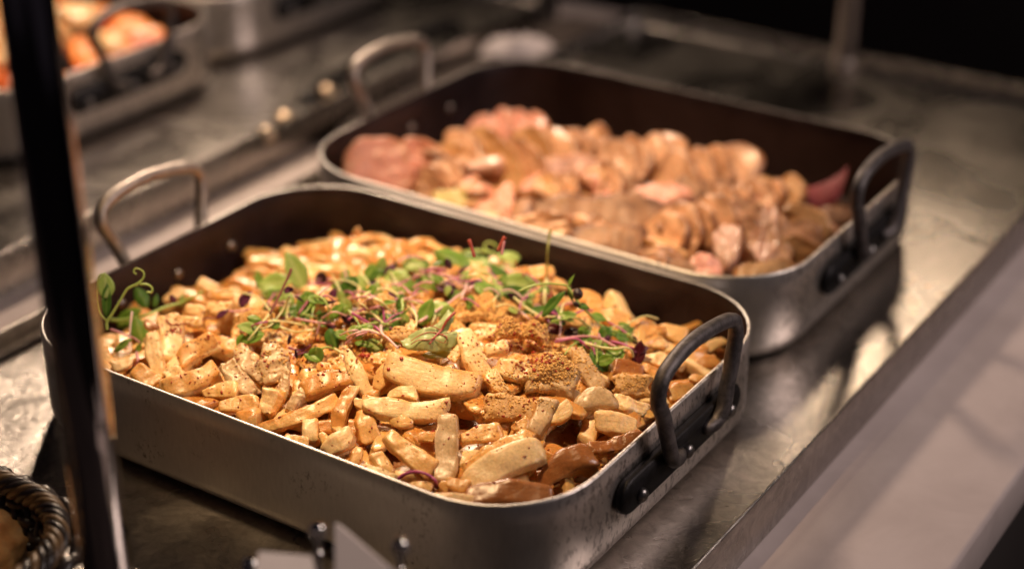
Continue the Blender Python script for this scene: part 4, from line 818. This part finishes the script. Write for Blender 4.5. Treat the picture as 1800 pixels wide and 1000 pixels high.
for i, (x1, y1, x2, y2, wp, mt, lab, lift) in enumerate(MEAT):
    rg = random.Random(500 + i); mw, L, W, T = place_traced(HM, x1, y1, x2, y2, wp, 0.5, lift / 1000, 1.32); L *= 1.15; T *= 0.8
    if (mt in ('mtan', 'mgold') and wp >= 44) or (mt == 'mpink' and i > 0 and wp >= 50):
        # carved roast: a short fan of thin slices leaning on one another
        nS = 3 if L < 0.05 else 4; names = ['nearest', 'second', 'third', 'farthest'] if nS == 4 else ['nearest', 'middle', 'farthest']; ax, bx, nz, c0 = mw[:3, 0].copy(), mw[:3, 1].copy(), mw[:3, 2].copy(), mw[:3, 3].copy(); sgn = 1 if ax @ R_ > 0 else -1
        for q in range(nS):
            th = math.radians(rg.uniform(22, 44)); fn = nz * math.cos(th) - ax * sgn * math.sin(th); fn /= np.linalg.norm(fn)
            V, Fs, sk = meat_slab(5000 + i * 7 + q, W * rg.uniform(1.0, 1.2), min(L * .85, W) * rg.uniform(.85, 1.05), rg.uniform(.0055, .0075))
            mq = frame(bx + nz * rg.uniform(-.15, .15), fn, c0 + ax * L * ((q + .5) / nS - .5) * .95 + nz * rg.uniform(-.001, .003)); mq = keep_in(V, mq, FARX, FARY, FSX, FSY)
            o = link('meat_slice', mesh_data('meat_slice', V, Fs, MM['mtan' if mt == 'mgold' and q % 2 else mt], attr={'skin': sk})); o.matrix_world = Matrix(mq); tag(o, names[q] + ' slice of the ' + lab, 'meat slice', 'meat slices in the far pan')
        continue
    if mt in ('mpink', 'mtan', 'mpale'):
        V, Fs, sk = meat_slab(500 + i, L * 1.08, W * 1.08, rg.uniform(.0060, .0085)); tl = Matrix.Rotation(rg.uniform(-.35, .35), 4, 'X') @ Matrix.Rotation(rg.uniform(-.3, .3), 4, 'Y'); mw = mw @ np.array(tl)
    else:
        V, Fs, sk = piece(500 + i, L, W, max(T * .75, 0.008), ex=3.6, rough=0.12, fine=0.07, facets=3, bend=rg.uniform(-.08, .08), taper=rg.uniform(-.2, .2), nu=40, nv=30, skinside=9)
    mw = keep_in(V, mw, FARX, FARY, FSX, FSY)
    o = link('meat_slice', mesh_data('meat_slice', V, Fs, MM[mt], attr={'skin': sk})); o.matrix_world = Matrix(mw); tag(o, lab, 'meat slice', 'meat slices in the far pan')
rg = random.Random(61)
for i in range(40):                                          # smaller scraps between the big slices
    u, v_ = rg.random(), rg.random(); px = 660 + 800 * u; py = 300 + 60 * u + (rg.random() - .35) * 150; c = HM.hit(px, py, 0)
    x, y = c[0] - FARX, c[1] - FARY; cx = min(max(x, PR), PL - PR); cy = min(max(y, PR), PW - PR)
    if math.hypot(x - cx, y - cy) > PR - 0.014: continue
    mt = rg.choice(['mtan', 'mtan', 'mcrust', 'mpink', 'mgold', 'mpale']); V, Fs, sk = piece(3000 + i, rg.uniform(.022, .044), rg.uniform(.012, .024), rg.uniform(.007, .011), ex=3.4, rough=.1, fine=.05, facets=3, bend=rg.uniform(-.1, .1), nu=20, nv=18, skinside=9)
    o = link('meat_scrap', mesh_data('meat_scrap', V, Fs, MM[mt], attr={'skin': sk})); a = rg.uniform(0, 6.3)
    o.matrix_world = Matrix(keep_in(V, frame(np.array([math.cos(a), math.sin(a), rg.gauss(0, .3)]), HM.normal(c[0], c[1]) + np.array([rg.gauss(.15, .45), rg.gauss(-.2, .45), 0]), c + np.array([0, 0, rg.uniform(-.009, .001)])), FARX, FARY, FSX, FSY))
    tone = {'mtan': 'tan', 'mcrust': 'dark seasoned', 'mpink': 'pink', 'mgold': 'golden', 'mpale': 'pale pink'}[mt]; where = ['at the left end', 'left of the middle', 'in the middle', 'right of the middle', 'by the standing row of slices'][min(4, int(u * 5))]; rowm = 'near the front rim' if y < 0.09 else ('between the large slices' if y < 0.19 else 'toward the back wall')
    tag(o, f'small {tone} meat scrap {where}, {rowm}', 'meat scrap', 'meat scraps in the far pan')
# layer of trimmings under the slices, its dark colour standing in for gap shade
gx, gy = np.meshgrid(np.linspace(0, 1, 60), np.linspace(0, 1, 46)); V = np.c_[0.005 + gx.ravel() * (PL - 0.010), 0.005 + gy.ravel() * (PW - 0.010)]
cx = np.clip(V[:, 0], PR, PL - PR); cy = np.clip(V[:, 1], PR, PW - PR); d = np.hypot(V[:, 0] - cx, V[:, 1] - cy); k = np.where(d > PR - 0.005, (PR - 0.005) / np.maximum(d, 1e-6), 1)
V = np.stack([(cx + (V[:, 0] - cx) * k) * FSX + FARX, (cy + (V[:, 1] - cy) * k) * FSY + FARY], 1)
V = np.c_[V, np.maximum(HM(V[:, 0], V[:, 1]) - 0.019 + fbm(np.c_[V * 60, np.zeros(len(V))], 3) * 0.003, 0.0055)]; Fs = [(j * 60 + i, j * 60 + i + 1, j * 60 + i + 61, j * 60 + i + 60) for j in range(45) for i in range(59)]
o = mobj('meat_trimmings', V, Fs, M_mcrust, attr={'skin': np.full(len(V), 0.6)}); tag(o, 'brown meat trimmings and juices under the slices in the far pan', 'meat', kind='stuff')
root_p = at_z(1440, 345, 0.045); Q = [(1388, 352, .04), (1420, 340, .046), (1452, 326, .052), (1475, 312, .056), (1488, 298, .060)]
V = []; n = 14
top = catmull([at_depth(x, y, depth_of(root_p)) for x, y in ((1392, 330), (1425, 328), (1455, 318), (1478, 304), (1490, 292))], n); bot = catmull([at_depth(x, y, depth_of(root_p) - 0.01) for x, y in ((1396, 372), (1425, 372), (1452, 366), (1474, 350), (1484, 322))], n)
for i in range(n):
    for j in range(8): s = j / 7; q = top[i] + (bot[i] - top[i]) * s - FW * 0.0035 * math.sin(math.pi * s) * (1 + .3 * math.sin(i)); V.append(q)
nV = len(V); V += [v + FW * 0.0025 for v in V]; Fs = []
for i in range(n - 1):
    for j in range(7): a = i * 8 + j; Fs.append((a, a + 8, a + 9, a + 1)); Fs.append((a + nV, a + 1 + nV, a + 9 + nV, a + 8 + nV))
bd = list(range(8)) + [i * 8 + 7 for i in range(1, n)] + [(n - 1) * 8 + j for j in range(6, -1, -1)] + [i * 8 for i in range(n - 2, 0, -1)]
for q in range(len(bd)): a, b_ = bd[q], bd[(q + 1) % len(bd)]; Fs.append((a, b_, b_ + nV, a + nV))
o = mobj('beet_leaf', V, Fs, M_beet, attr={'skin': np.full(2 * nV, 0.4)}); tag(o, 'curved dark red leaf upright at the right end of the meat', 'leaf')

# ------------------------------------------------------------------ orange food in the back pan
HO = TPS([(-.33, .30, .060), (-.33, .40, .058), (-.335, .5, .054), (-.37, .55, .046), (-.42, .45, .078), (-.42, .33, .080), (-.5, .4, .085), (-.5, .52, .06), (-.6, .42, .07), (-.5, .3, .06), (-.66, .42, .055)])
rg = random.Random(8); k = 0
for i in range(9):
    for j in range(8):
        x = -0.685 + (i + rg.random()) * 0.0395; y = 0.292 + (j + rg.random()) * 0.0325
        cx = min(max(x, -0.709 + PR), -0.309 - PR); cy = min(max(y, 0.27 + PR), 0.576 - PR)
        if math.hypot(x - cx, y - cy) > PR - 0.018: continue
        z = float(HO([x], [y])[0]); cr = (noise3([[x * 14, y * 14, 3.3]])[0] + 0.35 * (z - 0.066) / 0.012) > 0.12
        V, Fs, sk = piece(2000 + k, rg.uniform(.045, .07), rg.uniform(.026, .036), rg.uniform(.02, .026), ex=2.4, rough=.1, fine=.05, bend=rg.uniform(-.15, .15), nu=14, nv=12)
        o = link('cooked_chunk', mesh_data('cooked_chunk', V, Fs, M_cream if cr else M_orange, attr={'skin': sk})); a = rg.uniform(0, 6.3)
        o.matrix_world = Matrix(frame(np.array([math.cos(a), math.sin(a), rg.gauss(0, .2)]), np.array([rg.gauss(0, .2), rg.gauss(0, .2), 1]), np.array([x, y, z - 0.012])))
        where = ['at the near end', 'left of the handle', 'behind the handle', 'right of the handle', 'at the far end'][min(4, int((y - 0.285) / 0.27 * 5))]; dp = ['deepest inside the back pan', 'in the middle of the back pan', 'by the facing rim of the back pan'][min(2, int((x + 0.69) / 0.36 * 3))]
        tag(o, ('cream coloured' if cr else 'deep orange') + f' chunk {where}, {dp}', 'cooked chunk', 'cream chunks in the back pan' if cr else 'orange chunks in the back pan'); k += 1

# ------------------------------------------------------------------ dark post in front
b0 = np.array([0.2538, -0.1530, CZ]); t0 = np.array([0.2425, -0.1597, 0.62]); root = empty('lamp_post', tuple(b0), 'polished black metal post standing in front of the near pan', 'post')
path = [b0 + (t0 - b0) * t for t in np.linspace(0.012, 1, 30)]; V, Fs = tube(path, 0.0121, 48); V = np.array(V); mobj('shaft', V - b0, Fs, M_post, root)
mobj('foot', *lathe([(0.0165, 0.0005), (0.0165, 0.004), (0.0150, 0.007), (0.0135, 0.010), (0.0130, 0.02)], 32), M_post, root)

# ------------------------------------------------------------------ bread basket at lower left
def basket():
    C = np.array([0.085, -0.215]); HX, HY, RB, HB = 0.105, 0.115, 0.055, 0.050
    root = empty('bread_basket', (C[0], C[1], CZ), 'dark woven basket with a twisted rim at the lower left', 'basket')
    def path(hx, hy, r, n=44):
        pts = []
        for cx, cy, a0 in ((hx - r, hy - r, 0), (-hx + r, hy - r, 90), (-hx + r, -hy + r, 180), (hx - r, -hy + r, 270)):
            for k in range(n // 4 + 1): a = math.radians(a0 + 90 * k / (n // 4)); pts.append((cx + r * math.cos(a), cy + r * math.sin(a)))
        P = np.array(pts + pts[:1]); s = np.r_[0, np.cumsum(np.linalg.norm(np.diff(P, axis=0), axis=1))]; return lambda t: np.stack([np.interp((t % 1) * s[-1], s, P[:, 0]), np.interp((t % 1) * s[-1], s, P[:, 1])], -1), s[-1]
    f, Ls = path(HX, HY, RB); zt = HB - CZ
    for q in range(6):
        t = np.linspace(0, 1, 420, endpoint=False); xy = f(t); d = f(t + .001) - f(t - .001); nrm = np.stack([d[:, 1], -d[:, 0]], 1); nrm /= np.linalg.norm(nrm, axis=1)[:, None]
        ph = 2 * math.pi * (t * 21 + q / 6); rr = 0.0048; P = np.c_[xy + nrm * (rr * np.cos(ph))[:, None], zt + rr * np.sin(ph)]
        V, Fs = tube(P, 0.0025, 8, closed=True); mobj('rim_strand', V, Fs, M_cane if q in (0, 2, 3) else M_cane_dark, root)
    t = np.linspace(0, 1, 300, endpoint=False); xy = f(t); d = f(t + .001) - f(t - .001); nrm = np.stack([d[:, 1], -d[:, 0]], 1); nrm /= np.linalg.norm(nrm, axis=1)[:, None]
    P = np.c_[xy + nrm * 0.0105 + 0, zt - 0.006 + 0.002 * np.sin(t * 300)]; V, Fs = tube(P, 0.0042, 8, closed=True); mobj('outer_strand', V, Fs, M_cane_dark, root)
    parts = []; ns = 76
    for rws in range(9):
        z = 0.004 + rws * (zt - 0.010) / 8.5; t = np.linspace(0, 1, ns * 4, endpoint=False); xy = f(t); d = f(t + .001) - f(t - .001); nrm = np.stack([d[:, 1], -d[:, 0]], 1); nrm /= np.linalg.norm(nrm, axis=1)[:, None]
        off = 0.0026 * np.sin(math.pi * t * ns + (math.pi if rws % 2 else 0)) - 0.002 * (8 - rws); V, Fs = tube(np.c_[xy + nrm * off[:, None], np.full(len(t), z)], 0.0030, 6, closed=True); mobj('weaver', V, Fs, M_cane_dark, root)
    for k in range(ns):
        p = f(np.array([(k + .25) / ns]))[0]; q = p * (1 - 0.016 / np.linalg.norm(p)); V, Fs = tube([(q[0], q[1], 0.002), (p[0], p[1], zt)], 0.0019, 6); mobj('stake', V, Fs, M_cane_dark, root)
    ff = path(HX - .017, HY - .017, RB - .017)[0](np.linspace(0, 1, 60, endpoint=False)); V = [(x, y, .003) for x, y in ff] + [(x, y, .0005) for x, y in ff]; n = 60
    mobj('bottom', V, [tuple(range(n)), tuple(reversed(range(n, 2 * n)))] + [(i, n + i, n + (i + 1) % n, (i + 1) % n) for i in range(n)], M_cane_dark, root)
    return root, C
M_cane = metal('cane', (0.20, 0.115, 0.045), (0.06, 0.03, 0.02), 0.28, 0.45, 180, stain=0.8, metallic=0.0)
M_cane_dark = metal('cane_black', (0.030, 0.020, 0.020), (0.012, 0.008, 0.009), 0.22, 0.38, 180, stain=0.6, metallic=0.0)
basket()
def roll(c, r, lab, seed, squash=0.7):
    bm = bmesh.new(); bmesh.ops.create_icosphere(bm, subdivisions=5, radius=1); V = np.array([v.co[:] for v in bm.verts]); bm.verts.index_update(); Fs = [tuple(v.index for v in f.verts) for f in bm.faces]; bm.free()
    V = V * (1 + 0.10 * fbm(V * 1.4 + seed, 2) + 0.02 * fbm(V * 9 + seed, 2))[:, None] * np.array([r, r * 1.15, r * squash]); sk = np.clip(0.35 + 0.9 * fbm(V / r * 3 + seed, 3), 0, 1)
    o = mobj('bread_roll', V, Fs, M_bread, attr={'skin': sk}); o.location = c; tag(o, lab, 'bread roll')
c = at_z(-25, 985, 0.010); roll((c[0] - 0.012, c[1] - 0.012, CZ + 0.032), 0.040, 'browned bread roll in the dark woven basket', 4)

# ------------------------------------------------------------------ chrome card clips in the near foreground
def clip(px, py, dep, lab, cards, lean):
    top = at_depth(px, py, dep); base = np.array([top[0] + lean, top[1] - 0.012, CZ]); root = empty('card_clip', tuple(base), lab, 'card clip', 'chrome card clips in the foreground')
    mobj('foot', *lathe([(0.016, 0.0005), (0.016, 0.003), (0.012, 0.006), (0.003, 0.008)], 24), M_chrome, root)
    stem = catmull([base + [0, 0, .004], base * .5 + top * .5 + [.002, 0, 0], top - np.array([0, 0, .012])], 20); mobj('stem', *[(np.array(v) - base, f) for v, f in [tube(stem, 0.0016, 10)]][0], M_chrome, root)
    for s in (-1, 1):
        q = [top - np.array([0, 0, .012])] + [top + R_ * (0.0035 * s) * math.sin(a) + U_ * (-0.004 + 0.006 * (1 - math.cos(a)) / 2) for a in np.linspace(0.4, 2.6, 6)]
        V, Fs = tube(catmull(q, 24), 0.0013, 8); mobj('jaw', np.array(V) - base, Fs, M_chrome, root)
    V, Fs = lathe([(math.sin(math.pi * i / 9) * .0042 + 1e-5, -.0042 * math.cos(math.pi * i / 9)) for i in range(10)], 14); mobj('ball', np.array(V) + (top - base), Fs, M_chrome, root)
clip(558, 930, 0.80, 'chrome clip with a ball top in front of the pan, left one', None, 0.0)
clip(703, 958, 0.80, 'chrome clip with a ball top in front of the pan, right one', None, 0.004)
clip(440, 992, 0.80, 'lowest chrome clip cut off by the bottom edge', None, 0.004)
def card(corners, dep, lab):
    P = [at_depth(x, y, d) for (x, y), d in zip(corners, dep)]; nn = np.cross(P[1] - P[0], P[3] - P[0]); nn /= np.linalg.norm(nn); V = [p for p in P] + [p + nn * 0.0006 for p in P]
    o = mobj('blank_card', V, [(0, 1, 2, 3), (7, 6, 5, 4), (0, 4, 5, 1), (1, 5, 6, 2), (2, 6, 7, 3), (3, 7, 4, 0)], M_white, smooth=False); tag(o, lab, 'card')
card([(588, 918), (600, 922), (760, 1060), (590, 1080)], [.80, .80, .76, .76], 'pale card standing in front of the pan between two chrome clips')
card([(455, 968), (548, 976), (580, 1100), (430, 1090)], [.79, .79, .75, .75], 'pale card at the bottom edge left of the chrome clips')

# ------------------------------------------------------------------ small blurred things at the back
def knob(px, py, z, r, lab):
    p = at_z(px, py, z); root = empty('round_stud', (p[0], p[1], CZ), lab, 'stud', 'small round studs between the trays')
    mobj('stem', *lathe([(r * .8, 0.0), (r * .5, .003), (r * .45, z - CZ - r * .6)], 16), M_strap, root)
    V, Fs = lathe([(math.sin(math.pi * i / 9) * r + 1e-5, -r * .8 * math.cos(math.pi * i / 9)) for i in range(10)], 16); mobj('cap', np.array(V) + np.array([0, 0, z - CZ]), Fs, M_brass, root)
M_brass = metal('warm_steel', (0.60, 0.47, 0.34), (0.5, 0.38, 0.27), 0.3, 0.42, 100, stain=0.3)
knob(500, 212, 0.012, 0.011, 'round shiny stud nearest the meat pan corner, the middle one of three'); knob(468, 238, 0.010, 0.010, 'dimmest round stud left of the other two'); knob(575, 163, 0.014, 0.010, 'round stud beside the far pan handle')
root = empty('serving_tongs', tuple(at_z(545, 190, CZ)), 'dark serving tongs lying between the trays behind the meat pan', 'tongs'); b = np.array(root.location)
for s in (-1, 1):
    Q = [at_z(540 + s * 6, 175, 0.012), at_z(600 + s * 8, 130, 0.012), at_z(680 + s * 9, 85, 0.010), at_z(800 + s * 9, 40, 0.008)]; V, Fs = tube(catmull(Q, 24), 0.0042, 8, squash=.6); mobj('arm', np.array(V) - b, Fs, M_strap, root)
V, Fs = lathe([(math.sin(math.pi * i / 9) * 0.009 + 1e-5, -.006 * math.cos(math.pi * i / 9)) for i in range(10)], 16); mobj('hinge', np.array(V) + at_z(540, 176, 0.012) - b, Fs, M_strap, root)
# folded pale napkin beyond the meat pan
c = at_z(912, 96, 0.0); gx, gy = np.meshgrid(np.linspace(-1, 1, 24), np.linspace(-1, 1, 16)); X = gx.ravel(); Y = gy.ravel()
Zt = 0.012 * np.clip(1 - np.abs(X) ** 3, 0, 1) * np.clip(1 - np.abs(Y) ** 4, 0, 1) + 0.012 * np.abs(fbm(np.c_[X * 1.6, Y * 1.3, X * 0 + 4], 3)) * (1 - np.abs(X) ** 3) * (1 - np.abs(Y) ** 3); V = np.c_[X * 0.040, Y * 0.026, Zt + 0.001]
ca, sa = math.cos(.45), math.sin(.45); V = np.c_[V[:, 0] * ca - V[:, 1] * sa, V[:, 0] * sa + V[:, 1] * ca, V[:, 2]]; Fs = [(j * 24 + i, j * 24 + i + 1, j * 24 + i + 25, j * 24 + i + 24) for j in range(15) for i in range(23)]
nV = len(V); V = np.r_[V, np.c_[V[:, :2], np.full(nV, 0.0006)]]; Fs += [tuple(nV + q for q in reversed(f)) for f in Fs]
o = mobj('folded_napkin', V, Fs, M_white); o.location = (c[0], c[1], 0.0); tag(o, 'small folded pale napkin on the steel beyond the meat pan', 'napkin')
gx, gy = np.meshgrid(np.linspace(-1, 1, 20), np.linspace(-1, 1, 60)); X = gx.ravel(); Y = gy.ravel()
V = np.c_[-0.1205 + X * 0.043, 0.745 + Y * 0.225, CZ + 0.002 + 0.020 * np.clip(1 - np.abs(X) ** 6, 0, 1) * np.clip(1 - np.abs(Y) ** 10, 0, 1) + 0.003 * fbm(np.c_[X * 2, Y * 9, X * 0], 2) * (1 - np.abs(X)) * (1 - np.abs(Y))]
Fs = [(j * 20 + i, j * 20 + i + 1, j * 20 + i + 21, j * 20 + i + 20) for j in range(59) for i in range(19)]; nV = len(V); V = np.r_[V, np.c_[V[:, :2], np.full(nV, CZ + 0.0008)]]; Fs += [tuple(nV + q for q in reversed(f)) for f in Fs]
o = mobj('kitchen_cloth', V, Fs, M_browncloth); tag(o, 'dark brown folded cloth lying between the two trays beyond the meat pan', 'cloth')
# upright steel pole at the far end of the tray
p = at_z(1481, 120, 0.0); root = empty('steel_pole', (p[0], p[1] , 0.0), 'upright blurred steel pole at the far end of the tray', 'pole')
mobj('shaft', *lathe([(0.0105, 0.003), (0.0105, 0.9)], 24), M_grey_lit_iron, root); mobj('foot', *lathe([(0.0125, 0.0006), (0.0125, 0.010), (0.0108, 0.012)], 24), M_grey_lit_iron, root)
